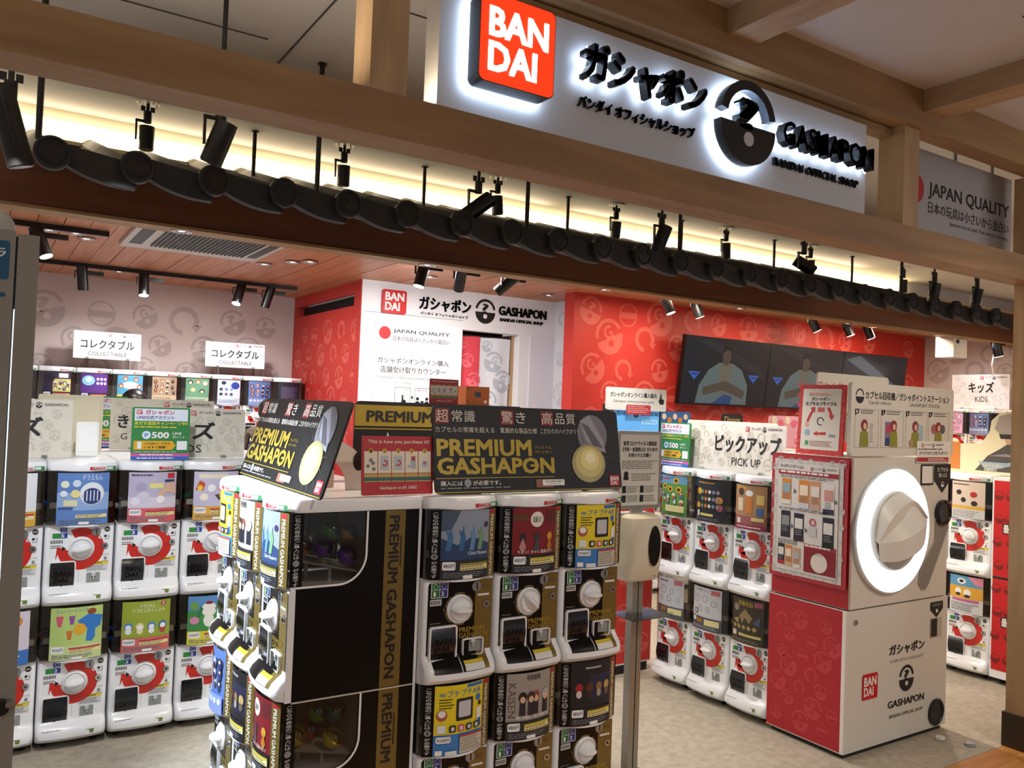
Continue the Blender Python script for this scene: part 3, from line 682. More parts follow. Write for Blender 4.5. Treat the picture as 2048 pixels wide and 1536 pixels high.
# ------------------------------------------------------------------ product posters (flat print on the curved fronts)
def ops(g, L, u0, v0, u1, v1, d0=.001):
    U = lambda x: u0+(u1-u0)*x; V = lambda y: v0+(v1-v0)*y; k = 0
    for o in L:
        k += 1; d = d0+k*.00025; t = o[0]; c = M(o[-1]) if isinstance(o[-1], str) and o[-1][:1] == '#' else o[-1]
        if t == 'r': g.rect(U(o[1]), V(o[2]), U(o[3]), V(o[4]), c, d)
        elif t == 'q': g.rrect(U(o[1]), V(o[2]), U(o[3]), V(o[4]), (u1-u0)*.03, c, d)
        elif t == 'e': g.disc(U(o[1]), V(o[2]), (u1-u0)*o[3], c, d, rv=(v1-v0)*o[4], n=16)
        elif t == 'p': g.poly([(U(x), V(y)) for x, y in o[1]], c, d)
        elif t == 't': g.text(o[1], U(o[2]), V(o[3]), U(o[4]), V(o[5]), c, d, 1)
        elif t == 'x': g.text(o[1], U(o[2]), V(o[3]), U(o[4]), V(o[5]), c, d, 1, rot=1)
        elif t == 'd': g.dashes(U(o[1]), V(o[2]), U(o[3]), V(o[4]), o[5], c, d)
        elif t == 'o': g.arc(U(o[1]), V(o[2]), (u1-u0)*o[3]*.82, (u1-u0)*o[3], 0, 360, c, d)
BAR = [('q', .02, .14, .26, .26, '#eceff2'), ]
def price(p, c='#1d2a66', low='#dfe3ea', red='#b8323c'):
    return [('r', .0, 0, 1, .28, low), ('q', .03, .14, .27, .26, '#f2f4f6'), ('t', '¥'+p+'円', .05, .165, .25, .235, c), ('r', .36, .2, .97, .235, red), ('r', .36, .13, .97, .2, '#e8dd9a'), ('d', .38, .13, .95, .2, 2, '#77715a'), ('d', .05, .03, .95, .11, 3, '#7b818c'), ('r', .42, .01, .62, .06, '#f0f0f0')]
def blobs(seed, n, cols, x0=.08, y0=.34, x1=.92, y1=.8, r=.07):
    rnd = random.Random(seed); o = []
    for i in range(n):
        x = x0+(x1-x0)*((i % 4)+.5)/4+rnd.uniform(-.03, .03); y = y0+(y1-y0)*((i//4)+.5)/max(1, math.ceil(n/4))+rnd.uniform(-.03, .03)
        c = cols[i % len(cols)]; c2 = cols[(i+1) % len(cols)]; o += [('e', x, y, r*1.1, r, c), ('e', x, y-r*.9, r*.8, r*.75, c2), ('e', x, y+.01, r*.4, r*.35, '#efe6da')]
    return o
PO = {
 'fan': [('r', 0, 0, 1, 1, '#5f86c8'), ('r', 0, .28, 1, .62, '#8fb0de'), ('t', 'ドラえもん', .48, .86, .86, .97, '#d9e6f6'), ('e', .66, .6, .24, .22, '#e8eef5'), ('e', .66, .55, .19, .16, '#2c3f7d')]+[('r', .48+.07*i, .46, .5+.07*i, .66, '#eef2f6') for i in range(6)]+[('e', .14, .78, .08, .07, '#e8ecd8'), ('e', .36, .8, .08, .07, '#cfe0f0'), ('e', .12, .6, .07, .06, '#e5edf7'), ('e', .34, .6, .09, .08, '#e6dc98'), ('r', .12, .36, .38, .48, '#ddd9b5'), ('r', .02, .3, .3, .34, '#2b55a8')]+price('500', low='#aac0e4')[4:],
 'hand': [('r', 0, 0, 1, 1, '#b9b3cf'), ('r', 0, .28, 1, .5, '#d4cede'), ('d', .05, .9, .6, .98, 1, '#55406a'), ('r', .42, .68, .72, .78, '#e4dc90'), ('e', .25, .7, .11, .1, '#a7a2c2'), ('e', .3, .5, .14, .12, '#cfcbe0'), ('e', .14, .42, .09, .09, '#e3dff0'), ('p', [(.95, .86), (.72, .72), (.58, .52), (.64, .46), (.8, .6), (1, .55)], '#d8b19c'), ('e', .66, .45, .09, .08, '#f0ecf4'), ('r', .8, .88, .95, .98, '#c22a30'), ('r', .74, .8, .95, .85, '#303a66')]+price('300', low='#cf5f6a'),
 'stick': [('r', 0, 0, 1, 1, '#c3bfdc'), ('q', .1, .86, .75, .95, '#e6e2c8'), ('p', [(.03, .62), (.12, .82), (.24, .76), (.2, .6)], '#c9502f'), ('e', .13, .66, .06, .06, '#e9c64c'), ('e', .38, .66, .09, .08, '#efeff4'), ('p', [(.55, .78), (.7, .88), (.78, .74)], '#c55a2a'), ('e', .22, .47, .09, .08, '#f0ead8'), ('p', [(.45, .52), (.62, .54), (.56, .4)], '#5a3f35'), ('e', .6, .5, .05, .05, '#e0c04a'), ('r', .52, .62, .66, .7, '#e79ac0')]+price('200', low='#d8a63e'),
 'chibi': [('r', 0, 0, 1, 1, '#30343e'), ('r', 0, .28, 1, 1, '#8b96ab'), ('p', [(0, .6), (.3, .5), (.6, .62), (1, .5), (1, .28), (0, .28)], '#27406a'), ('p', [(0, 1), (.35, 1), (.18, .72), (0, .7)], '#45556f'), ('t', 'Chibi Masters', .52, .35, .96, .4, '#d9dde0')]+sum([[('p', [(x-.06, .42), (x-.02, .62), (x-.07, .72), (x, .68), (x+.03, .8), (x+.05, .68), (x+.08, .62), (x+.03, .42)], c)] for x, c in ((.14, '#3c6f9f'), (.38, '#2f6596'), (.6, '#5f8ab4'), (.78, '#6f9a72'))], [])+[('e', .92, .78, .05, .045, '#3d2a60')]+price('800', low='#23262c', red='#8f8838'),
 'kimetsu': [('r', 0, 0, 1, 1, '#20181c'), ('r', 0, .28, 1, 1, '#7a1420'), ('r', .0, .8, .3, .9, '#5e3b20'), ('r', .72, .74, 1, .95, '#5e1a20'), ('e', .5, .82, .15, .12, '#e4e2dd'), ('t', '鬼滅の刃', .4, .77, .6, .87, '#15151a')]+sum([[('e', x, .55, .07, .065, c), ('p', [(x-.07, .4), (x, .54), (x+.07, .4), (x+.03, .34), (x-.03, .34)], c2)] for x, c, c2 in ((.2, '#2c1f25', '#b58a8d'), (.5, '#33353b', '#3f4a48'), (.82, '#c9962e', '#b3741f'))], [])+[('t', 'ちまっ！きゃら 鬼滅の刃 1', .1, .3, .9, .355, '#e9e6e0')]+price('800', low='#1b1a1e', red='#c9b93c'),
 'puchi': [('r', 0, 0, 1, 1, '#3d7fc4'), ('r', 0, .3, 1, 1, '#e3cf22'), ('r', .62, .94, .98, .99, '#2c6cb4'), ('t', '∞プチプチAIR', .08, .83, .95, .93, '#2a72b8'), ('d', .08, .66, .36, .82, 4, '#46421c'), ('q', .4, .48, .76, .8, '#1c1d22'), ('q', .45, .53, .71, .76, '#c3c5cc'), ('e', .88, .77, .06, .05, '#2a72b8'), ('e', .13, .58, .1, .08, '#a9574e'), ('e', .13, .6, .07, .05, '#ece9e4'), ('p', [(.86, .4), (.84, .6), (.96, .64), (.97, .4)], '#ece8dd'), ('e', .92, .68, .035, .035, '#2a1d18'), ('r', .88, .34, .96, .46, '#2b5fa8'), ('r', .05, .33, .2, .44, '#dfe6ea')]+[('q', .27+.17*i, .33, .4+.17*i, .43, c) for i, c in enumerate(('#1c1d22', '#c85a5a', '#1d2c50', '#2a3c30'))]+[('q', .3+.17*i, .35, .37+.17*i, .41, '#cfd2d6') for i in range(4)]+[('q', .03, .19, .3, .28, '#eef0f2'), ('t', '¥1000円', .05, .205, .28, .26, '#1b1c20'), ('r', .48, .02, .98, .28, '#c9c4b4'), ('r', .48, .25, .98, .28, '#b53a3a'), ('d', .5, .04, .96, .24, 6, '#8a8676'), ('r', .02, .02, .14, .09, '#f0f0f0'), ('r', .2, .01, .42, .07, '#dfe3e6')],
 'kaisen': [('r', 0, 0, 1, 1, '#26272b'), ('r', 0, .28, 1, 1, '#9d9791'), ('x', 'KAISEN', .03, .34, .18, .86, '#55524e'), ('t', '呪術廻戦', .4, .88, .72, .97, '#17181a'), ('t', '呪いを廻れ、呪いを越えろ', .2, .3, .95, .36, '#efece6')]+sum([[('p', [(x-.07, .36), (x-.06, .58), (x+.06, .58), (x+.07, .36)], '#1d1f2b'), ('e', x, .64, .09, .08, c), ('e', x, .6, .055, .05, '#d8b598')] for x, c in ((.32, '#17181d'), (.62, '#8a4a3a'), (.86, '#b8b2ae'), (.5, '#3d2c28'))], [])+price('800', low='#222328', red='#c9b93c'),
 'luxury': [('r', 0, 0, 1, 1, '#15171f'), ('r', .4, .4, 1, .8, '#1d2340'), ('d', .3, .88, .72, .94, 1, '#b9bac2')]+sum([[('e', x, .6, .08, .075, c), ('e', x, .5, .06, .06, c2)] for x, c, c2 in ((.17, '#a02030', '#cfc7c2'), (.4, '#5d2a20', '#35201c'), (.64, '#8a6a4a', '#a79a8c'), (.86, '#b59a62', '#6a5a44'))], [])+price('800', low='#191b22', red='#c9b93c'),
 'splash': [('r', 0, 0, 1, 1, '#b4cf7a'), ('t', 'ジューシードリンク', .1, .9, .7, .98, '#5a4a9a'), ('p', [(.5, .74), (.72, .86), (1, .8), (.96, .6), (.86, .56), (.86, .4), (.8, .32), (.68, .34), (.7, .58), (.58, .66)], '#2f78c8'), ('e', .78, .9, .09, .06, '#8c4a20'), ('p', [(.1, .84), (.24, .84), (.2, .64), (.14, .64)], '#d0567a'), ('p', [(.34, .84), (.46, .84), (.43, .68), (.37, .68)], '#8a4aa0'), ('e', .56, .58, .12, .11, '#e0a92e'), ('p', [(.3, .56), (.42, .56), (.39, .4), (.33, .4)], '#d0702a')]+price('200', low='#c6d79a', red='#b8323c'),
 'sofubi': [('r', 0, 0, 1, 1, '#97a83a'), ('t', 'ソフビこれくしょん', .2, .78, .88, .86, '#eef0d8'), ('t', 'ドラえもん', .36, .87, .66, .95, '#eef0d8'), ('e', .84, .93, .06, .05, '#b5495a'), ('t', '5', .82, .9, .86, .96, '#f2f2e8')]+sum([[('e', x, .5, .085, .08, c), ('e', x, .41, .065, .06, c2), ('e', x, .49, .06, .05, '#eff1f4')] for x, c, c2 in ((.13, '#3f86c6', '#e8edf2'), (.36, '#d9d29a', '#e6e0b0'), (.6, '#3f86c6', '#e8edf2'), (.84, '#2f76ba', '#b8454a'))], [])+price('300', low='#cf6a6a'),
 'garden': [('r', 0, 0, 1, 1, '#3f8f4a'), ('r', 0, .7, 1, 1, '#5a8fc8'), ('e', .45, .72, .17, .15, '#eceee8'), ('e', .45, .5, .12, .14, '#eceee8'), ('p', [(.26, .8), (.18, .6), (.26, .56), (.32, .74)], '#2f7a48'), ('p', [(.64, .8), (.74, .62), (.66, .56), (.58, .74)], '#2f7a48'), ('e', .45, .86, .09, .03, '#8c1d2a'), ('e', .84, .8, .09, .1, '#dcc878'), ('r', .8, .62, .94, .7, '#c03a3a'), ('e', .13, .8, .09, .08, '#6da04a'), ('r', .68, .46, .84, .56, '#a9bcd2'), ('e', .14, .5, .1, .08, '#d68ab0')]+price('300', low='#d9cf3e'),
 'mascot': [('r', 0, 0, 1, 1, '#e6e8ee'), ('e', .45, .9, .1, .07, '#2e74c0'), ('e', .5, .6, .24, .18, '#2e74c0'), ('e', .5, .57, .18, .13, '#eef2f6'), ('e', .5, .38, .16, .1, '#2e74c0')]+price('300', low='#d8a63e'),
 'ape': [('r', 0, 0, 1, 1, '#d9cfe0'), ('e', .3, .8, .16, .11, '#2a68b0'), ('e', .75, .82, .12, .1, '#d88a40'), ('e', .5, .52, .28, .2, '#c46a5a'), ('e', .5, .48, .2, .13, '#e6c8b0'), ('r', 0, 0, 1, .28, '#3a72c0'), ('d', .05, .05, .9, .2, 3, '#d8e0ee')],
 'mech1': [('r', 0, 0, 1, 1, '#2a2140'), ('r', .35, .28, 1, .75, '#c9c071'), ('e', .22, .78, .2, .16, '#1a1226'), ('q', .55, .8, .9, .96, '#e6e4ec')]+blobs(3, 8, ['#2e2a38', '#ded9b8', '#5a4a86'], .38, .34, .98, .72, .055)+price('400', low='#1d1a2c'),
 'mech2': [('r', 0, 0, 1, 1, '#5b2f8c'), ('e', .27, .74, .24, .19, '#8fcfe4'), ('e', .27, .78, .13, .1, '#d5eef4')]+[('e', .62+.14*(i % 3), .8-.16*(i//3), .055, .055, '#ddd2ea') for i in range(6)]+price('400', low='#231a3c'),
 'twins': [('r', 0, 0, 1, 1, '#58a6cc'), ('e', .5, .62, .32, .14, '#e9eef0')]+[('e', x, y, .1, .085, '#b5563a') for x, y in ((.3, .88), (.72, .86), (.14, .6), (.86, .58), (.5, .4))]+[('e', x, y-.02, .06, .05, '#efcfb4') for x, y in ((.3, .88), (.72, .86), (.14, .6), (.86, .58), (.5, .4))]+[('r', 0, 0, 1, .26, '#d6cf5e'), ('d', .05, .05, .9, .2, 3, '#7c7a3a')],
 'sepia': [('r', 0, 0, 1, 1, '#b39a80')]+blobs(8, 12, ['#3c3030', '#a04a3a', '#d8c7a8', '#4a4a66'], .04, .34, .96, .95, .06)+[('r', 0, 0, 1, .28, '#cdbb9f'), ('d', .05, .05, .9, .22, 4, '#7d6a58')],
 'green': [('r', 0, 0, 1, 1, '#6a9e80')]+[('e', x, y, .11, .09, c) for x, y, c in ((.18, .85, '#2b2624'), (.5, .88, '#b85a30'), (.82, .82, '#e0c8c0'), (.3, .55, '#d8c060'), (.68, .5, '#20242a'))]+[('e', x, y-.02, .07, .06, '#ecd2bb') for x, y in ((.18, .85), (.5, .88), (.82, .82), (.3, .55), (.68, .5))]+[('r', 0, 0, 1, .26, '#a9bfa8'), ('d', .05, .05, .9, .2, 3, '#55705c')],
 'skyblue': [('r', 0, 0, 1, 1, '#dfe8f4'), ('e', .76, .78, .2, .15, '#2f49a8'), ('e', .24, .88, .1, .08, '#1d2c54')]+[('e', .14+.22*(i % 3), .62-.2*(i//3), .075, .065, c) for i, c in enumerate(('#32405c', '#6a8fb8', '#8fa8c8', '#2c3858', '#7a6a88', '#4a5a7c'))]+[('r', 0, 0, 1, .26, '#c6d3e6'), ('d', .05, .05, .9, .2, 3, '#66789a')],
 'crowd': [('r', 0, 0, 1, 1, '#5a78b4')]+blobs(5, 12, ['#2c3a6a', '#b0604a', '#8a9ac8', '#3a2c44'], .04, .36, .96, .92, .075)+[('r', 0, 0, 1, .3, '#7f92c8')]+[('e', .1+.16*i, .2, .06, .05, '#ccd3e4') for i in range(6)],
 'darkbox': [('r', 0, 0, 1, 1, '#1e1d2a'), ('r', .1, .3, .9, .85, '#3a3550'), ('d', .15, .35, .85, .8, 8, '#6a6284'), ('d', .05, .05, .9, .22, 3, '#4a4660')],
 'sunflower': [('r', 0, 0, 1, 1, '#5f9a4a'), ('r', 0, .8, 1, 1, '#6aa2cc'), ('d', .02, .86, .4, .96, 1, '#c8322c')]+[('e', x, y, .1, .08, '#e0b82c') for x, y in ((.2, .72), (.66, .88), (.75, .66), (.45, .66))]+[('e', x, y, .05, .04, '#3c2418') for x, y in ((.2, .72), (.66, .88), (.75, .66), (.45, .66))]+blobs(2, 8, ['#e6e2dc', '#c25a4a', '#4a7ab0'], .05, .3, .95, .6, .055)+[('r', .3, .1, .95, .26, '#dcd69a'), ('d', .05, .03, .9, .1, 2, '#4a6a3a')],
 'coins': [('r', 0, 0, 1, 1, '#20242e'), ('d', .08, .9, .8, .96, 1, '#d8932c'), ('e', .16, .72, .1, .08, '#d8a62c'), ('e', .84, .54, .11, .085, '#c98f3a'), ('e', .12, .38, .08, .07, '#d8a62c'), ('e', .86, .36, .1, .08, '#a85a6a')]+[('e', .3+.13*(i % 5), .72-.17*(i//5), .05, .045, c) for i, c in enumerate(['#5c9a6a', '#c87840', '#d8d4c4', '#7a86a8', '#8a8a90']*3)]+[('r', .24, .14, .7, .2, '#d6cf7a'), ('r', .1, .12, .2, .26, '#cfe0d2'), ('d', .05, .03, .9, .1, 2, '#7c8290')],
 'orangebox': [('r', 0, 0, 1, 1, '#9a5a5a'), ('r', 0, .3, 1, 1, '#a8835e'), ('d', .1, .9, .5, .96, 1, '#e0a82c'), ('e', .24, .84, .1, .09, '#4a2c24'), ('e', .52, .82, .12, .07, '#dfe4e0'), ('q', .12, .4, .32, .7, '#d8c8a8'), ('q', .42, .36, .62, .74, '#c87a3a'), ('q', .74, .58, .94, .8, '#d8c078'), ('q', .74, .32, .92, .5, '#3a6aa8'), ('r', .1, .12, .24, .24, '#d8d6d0'), ('r', .6, .2, .94, .28, '#d8cf8a'), ('r', 0, 0, 1, .1, '#8a2f4a'), ('d', .1, .02, .9, .08, 1, '#e8d8dc')],
 'clips': [('r', 0, 0, 1, 1, '#c9cdd6'), ('t', '生き物クリップ', .14, .9, .68, .97, '#3a4454'), ('r', .7, .86, .95, .97, '#c06a7a')]+[('o', x, y, r, '#8f9cae') for x, y, r in ((.2, .72, .1), (.5, .74, .09), (.78, .66, .08), (.34, .5, .08), (.6, .5, .07))]+[('q', .12, .36, .24, .48, '#3a4250'), ('q', .15, .38, .21, .46, '#dfe3ea'), ('r', 0, 0, 1, .3, '#4b4f58'), ('r', .05, .18, .18, .28, '#dfe3ea'), ('r', .5, .12, .95, .26, '#dcd8a0'), ('r', .22, .16, .42, .26, '#a8742c'), ('d', .05, .03, .9, .1, 2, '#a0a6b0')],
 'clips2': [('r', 0, 0, 1, 1, '#c3c9d4'), ('d', .1, .88, .6, .95, 1, '#3a4454'), ('r', .7, .86, .95, .97, '#c06a7a')]+[('o', x, y, r, '#8594a8') for x, y, r in ((.3, .7, .12), (.62, .68, .08), (.22, .48, .07), (.52, .5, .09), (.82, .5, .07))]+[('r', 0, 0, 1, .3, '#53565f'), ('r', .5, .12, .95, .26, '#dcd8a0'), ('r', .22, .16, .42, .26, '#a8742c')],
 'fossil': [('r', 0, 0, 1, 1, '#3a3428'), ('t', '恐竜化石', .26, .84, .72, .95, '#c9a83a'), ('e', .18, .78, .1, .08, '#8f8a7a'), ('r', .76, .86, .98, .97, '#9a5068'), ('p', [(.3, .6), (.5, .78), (.72, .6), (.62, .46), (.5, .58), (.4, .44)], '#8c7a54'), ('p', [(.08, .5), (.3, .56), (.26, .4)], '#a08c5c'), ('p', [(.74, .5), (.92, .66), (.9, .42)], '#4a5a78')]+[('e', .14+.16*i, .36, .06, .05, '#a08c5c') for i in range(5)]+[('r', .3, .16, .95, .22, '#c9bd7a'), ('r', .06, .14, .22, .26, '#cfcabb'), ('d', .05, .03, .9, .1, 2, '#8c8674')],
 'pink': [('r', 0, 0, 1, 1, '#c79ac4')]+blobs(6, 8, ['#c2607a', '#7aa0cc', '#d8b0cc'], .05, .45, .95, .95, .08)+[('r', 0, 0, 1, .4, '#d8a8cf'), ('d', .08, .1, .9, .34, 4, '#8c5a88')],
 'animals': [('r', 0, 0, 1, 1, '#d8c9bb'), ('d', .05, .88, .6, .96, 1, '#4a3f3a'), ('e', .25, .7, .09, .07, '#2c2624'), ('e', .7, .66, .1, .08, '#b5303a'), ('e', .4, .5, .08, .07, '#2c2624'), ('e', .72, .42, .09, .07, '#2c2624'), ('r', 0, .25, 1, .34, '#d6b04a'), ('r', 0, 0, 1, .25, '#ccd0d4'), ('d', .05, .03, .9, .22, 4, '#8a8c90')],
 'panda': [('r', 0, 0, 1, 1, '#cfd4da'), ('r', 0, .72, 1, 1, '#5a9ac4'), ('e', .4, .86, .14, .08, '#e6eaee'), ('e', .4, .86, .07, .04, '#1d1f22'), ('p', [(.6, 1), (1, 1), (1, .76), (.8, .8)], '#d88aa6'), ('r', 0, .4, 1, .72, '#dba63c'), ('e', .3, .58, .1, .09, '#eeeeea'), ('e', .58, .56, .11, .1, '#eeeeea'), ('e', .3, .5, .08, .04, '#1d1d1f'), ('e', .58, .47, .09, .04, '#1d1d1f'), ('r', .1, .32, .9, .38, '#c25a8c'), ('d', .06, .05, .9, .28, 4, '#8e9096')],
}
PCACHE = {}
def poster_mesh(key, prem):
    if (key, prem) in PCACHE: return PCACHE[key, prem]
    g = G(curved, .01)
    if prem:
        g.rect(-.134, .004, .134, .246, PREM, .0008); ops(g, PO[key], -.098, .004, .094, .246)
        g.rect(.094, .004, .132, .246, GOLD, .0014); g.text('PREMIUM GASHAPON', .103, .01, .119, .225, M('#e0dac6', .5), .002, 1.4, rot=1); g.rect(.1, .228, .124, .242, '#b0262c', .002)
        sv = g.pl; g.pl = lambda u, v, d: (.1412+d, u, v); g.rect(-.001, .004, .04, .246, PREM, .0006)
        g.vtext('こちらの商品のご購入には', .009, .098, .027, .24, M('#d8dcde', .5), .001); g.disc(.018, .085, .011, GREY, .001); g.vtext('が必要です', .009, .01, .027, .07, M('#d8dcde', .5), .001); g.pl = sv
        g.vtext('こちらの商品のご購入には', -.126, .098, -.108, .24, M('#d8dcde', .5), .0016)
        g.disc(-.117, .085, .011, GREY, .0016); g.text('¥', -.122, .078, -.112, .092, INK, .002, 1); g.vtext('が必要です', -.126, .01, -.108, .07, M('#d8dcde', .5), .0016)
    else: ops(g, PO[key], -.104, .006, .108, .242)
    PCACHE[key, prem] = g.mesh('product_poster'); return PCACHE[key, prem]
def tower(x, y, rot, posters, label, prem=False, group=None, full=True, z=0, nos='53', casters=True, grip=(0, 0)):
    o = empty('capsule_machine', (x, y, z), rot, label, 'capsule machine', group); P = 1 if prem else 0
    for i, z0 in enumerate((.03, .64)):
        put(MB, 'body', o, (0, 0, z0)); put(MPP if prem else MPW[nos[i]], 'front_print', o, (0, 0, z0))
        put(MBK, 'rear_housing', o, (0, 0, z0+.36)); put(MRIM, 'box_rim', o, (0, 0, z0+.358)); put(MBX, 'clear_box', o, (0, 0, z0+.362))
        if posters[i]: put(poster_mesh(posters[i], prem), 'product_poster', o, (0, 0, z0+.362))
        if full: put(MTR, 'inner_tray', o, (0, 0, z0+.366))
        d = put(MD, 'dial', o, (-.002 if prem else .006, 0, z0+.253)); put(MDG, 'dial_grip', d, (0, 0, 0), (0, grip[i], 0))
        put(MSL, 'coin_slot', o, (.066, 0, z0+.328)); put(MLK, 'lock', o, (.104 if not prem else .108, 0, z0+.262))
        put(MCH[P], 'capsule_door', o, (0, -.0, z0)); put(MRT[P], 'coin_return', o, (0, 0, z0))
        if full and not prem: put(MST, 'sticker', o, (0, 0, z0))
    put(MLID, 'lid', o, (0, 0, 1.25))
    if casters and z == 0:
        for cx, cy in ((-.1, .03), (.1, .03), (-.1, .4), (.1, .4)):
            c = put(MCS, 'caster', o, (cx, cy, -.005)); put(MWH, 'wheel', c, (0, 0, 0.005))
    return o
R90 = -PI/2
W0 = 'white capsule machine '
KY = 4.285
for i, (x, p, lab, n, gr) in enumerate(((.125, ('ape', 'mascot'), W0+'cut by the left kiosk, blue mascot poster above, brown face poster below', '23', (0, .2)),
        (.417, ('splash', 'fan'), W0+'with blue fan poster above and lime drink poster below', '25', (-.15, -.2)),
        (.712, ('sofubi', 'hand'), W0+'with lilac hand poster above and olive figure poster below', '33', (-.15, -.08)),
        (1.006, ('garden', 'stick'), W0+'with lilac sticker poster above and green garden poster below', '22', (-.1, .7)),
        (1.30, ('sofubi', 'fan'), W0+'hidden behind the premium machines, end of the front left row', '22', (0, 0)))):
    tower(x, KY, 0, p, lab, nos=n, group='front left row of white capsule machines', grip=gr)
BK = [('mech1', 'black and yellow robot poster, leftmost under the first sign'), ('mech2', 'purple poster with a pale blue globe'), ('twins', 'sky blue poster of five red heads'), ('sepia', 'brown poster crowded with small figures'),
      ('green', 'green poster with five heads'), ('skyblue', 'pale blue poster with a navy figure'), ('crowd', 'blue poster crowded with faces'), ('darkbox', 'almost black poster at the red wall end')]
PL = G().box(.4, 8.22, 0, 2.76, 8.7, .53, WHITE).build('white_plinth', label='long white plinth under the machines along the patterned back wall', cat='plinth')
for i, (p, lab) in enumerate(BK):
    tower(.555+.2925*i, 8.235, 0, (p, p), 'white machine at the back wall, '+lab, z=.53, full=False, nos='23', group='capsule machines along the patterned back wall')
tower(.262, 8.235, 0, ('darkbox', 'darkbox'), 'white machine at the back wall, mostly hidden by the left kiosk', z=.53, full=False, nos='23', group='capsule machines along the patterned back wall')
for i in range(4): tower(.36+.295*i, 5.25, PI, (None, 'pink'), 'white machine facing away behind the front left row, '+('nearest the kiosk', 'second from the kiosk', 'third from the kiosk', 'farthest from the kiosk')[i], full=False, group='machines backing onto the front left row')
for i in range(5): tower(.3+.295*i, 6.3, 0, ('darkbox', ('sepia', 'darkbox', 'coins', 'crowd', 'pink')[i]), 'white machine of the middle row seen over the front row, '+('first from the kiosk', 'second, under the green banner', 'third from the kiosk', 'fourth from the kiosk', 'last of the row')[i], full=False, group='middle row of white machines')
# premium island
AX = (1.474, 1.77, 2.065); AY = 2.592
tower(AX[0], AY, 0, ('puchi', 'chibi'), 'black machine of the front row with grey-blue figure poster above a yellow poster', True, 'black premium machines, front row', grip=(.05, .05))
tower(AX[1], AY, 0, ('kaisen', 'kimetsu'), 'black machine of the front row with dark red poster above a grey figure poster', True, 'black premium machines, front row', grip=(.1, .75))
tower(AX[2], AY, 0, ('luxury', 'puchi'), 'black machine beside the sanitizer stand, yellow poster above a dark one', True, 'black premium machines, front row', grip=(.05, .05))
BXX = .865; BY = (2.772, 3.068, 3.364)
Bn = tower(BXX, BY[0], R90, ('kimetsu', 'chibi'), 'black machine with the gold striped side panel and capsule window, nearest the camera', True, 'black premium machines, left facing row', grip=(0, 0))
tower(BXX, BY[1], R90, ('luxury', 'kaisen'), 'brightly lit black machine in the middle of the left facing row', True, 'black premium machines, left facing row', grip=(0, 0))
tower(BXX, BY[2], R90, ('crowd', 'puchi'), 'brightly lit black machine at the far end, yellow poster above', True, 'black premium machines, left facing row', grip=(0, 0))
# side panel of the nearest machine (its local +x side), windows cut out of it
def sidep(u, v, d): return (.1435+d, u, v)
g = G(sidep)
def win_poly(z0, z1, y0, y1, r=.1):
    a = [(y1, z1)]+[(y1, z0+r)] + [(y1-r+r*math.cos(math.radians(t)), z0+r+r*math.sin(math.radians(t))) for t in range(-10, -91, -10)]+[(y0, z0)]
    return a
for z0, z1, w0, w1 in ((.03, .64, .395, .638), (.642, 1.25, 1.005, 1.248)):
    wp = win_poly(w0, w1, .0, .262)
    outer = [(.0, z0), (.452, z0), (.452, z1)]+[(.262, z1)]+wp[1:]
    for d in (.001,): g.poly([(.02 if u == 0 else u, v) for u, v in outer], PREM, d)
    g.rect(.325, z0+.002, .4, z1-.002, GOLD, .0018)
    g.text('PREMIUM GASHAPON', .34, z0+.03, .378, z1-.02, M('#14120c', .4), .0024, 2.2, rot=1)
    g.dashes(.3835, z0+.34, .3885, z1-.03, 1, M('#14120c', .4), .0024)
    for d in (0,):
        pts = [(a, b) for a, b in wp]; q = []
        for k in range(len(pts)-1):
            (a, b), (a2, b2) = pts[k], pts[k+1]; nx, ny = b2-b, -(a2-a); L = math.hypot(nx, ny) or 1; nx, ny = nx/L*.007, ny/L*.007
            q.append(g.add([g.pl(a-nx*0, b-ny*0, .004), g.pl(a2, b2, .004), g.pl(a2+nx, b2+ny, .004), g.pl(a+nx, b+ny, .004)], [(0, 1, 2, 3)], PLAS))
g.rect(.02, .637, .452, .6415, M('#c9c2b0', .4), .0026); g.rect(.452, .03, .462, 1.25, PLAS, .002); g.rect(-.002, .642, .02, 1.0, PLAS, .0022)
g.build('side_panel', Bn)
# capsules behind the side windows and a few in the boxes
CAPC = {'purple': ('#5a2c9a', '#8a5cc8'), 'green': ('#4a7a1c', '#8cae3a'), 'amber': ('#9a6a2a', '#c9a45a'), 'yellow': ('#c9b83a', '#e0d679'), 'teal': ('#0f6a5a', '#2c9a86'), 'red': ('#8c1f22', '#c24a48'), 'blue': ('#1c4a9a', '#5a8ad0'), 'clear': ('#b8bcc0', '#d8dcdf')}
def capsule(loc, c, lab, r=.034, grp='loose toy capsules in the machines', t=(0, 0)):
    o = empty('toy_capsule', loc, 0, lab, 'capsule', grp); o.rotation_euler = (t[0], t[1], .3)
    G().sph((0, 0, 0), r, M(CAPC[c][0], .18), 18, 6, 0, PI/2).build('lower_shell', o)
    G().sph((0, 0, 0), r, clear('capsule '+c, CAPC[c][1], .2), 18, 6, PI/2, PI).lathe([(r, -.002), (r+.001, -.002), (r+.001, .002), (r, .002)], (0, 0, 0), (0, 0, 1), M(CAPC[c][0], .2), 18).build('upper_shell', o)
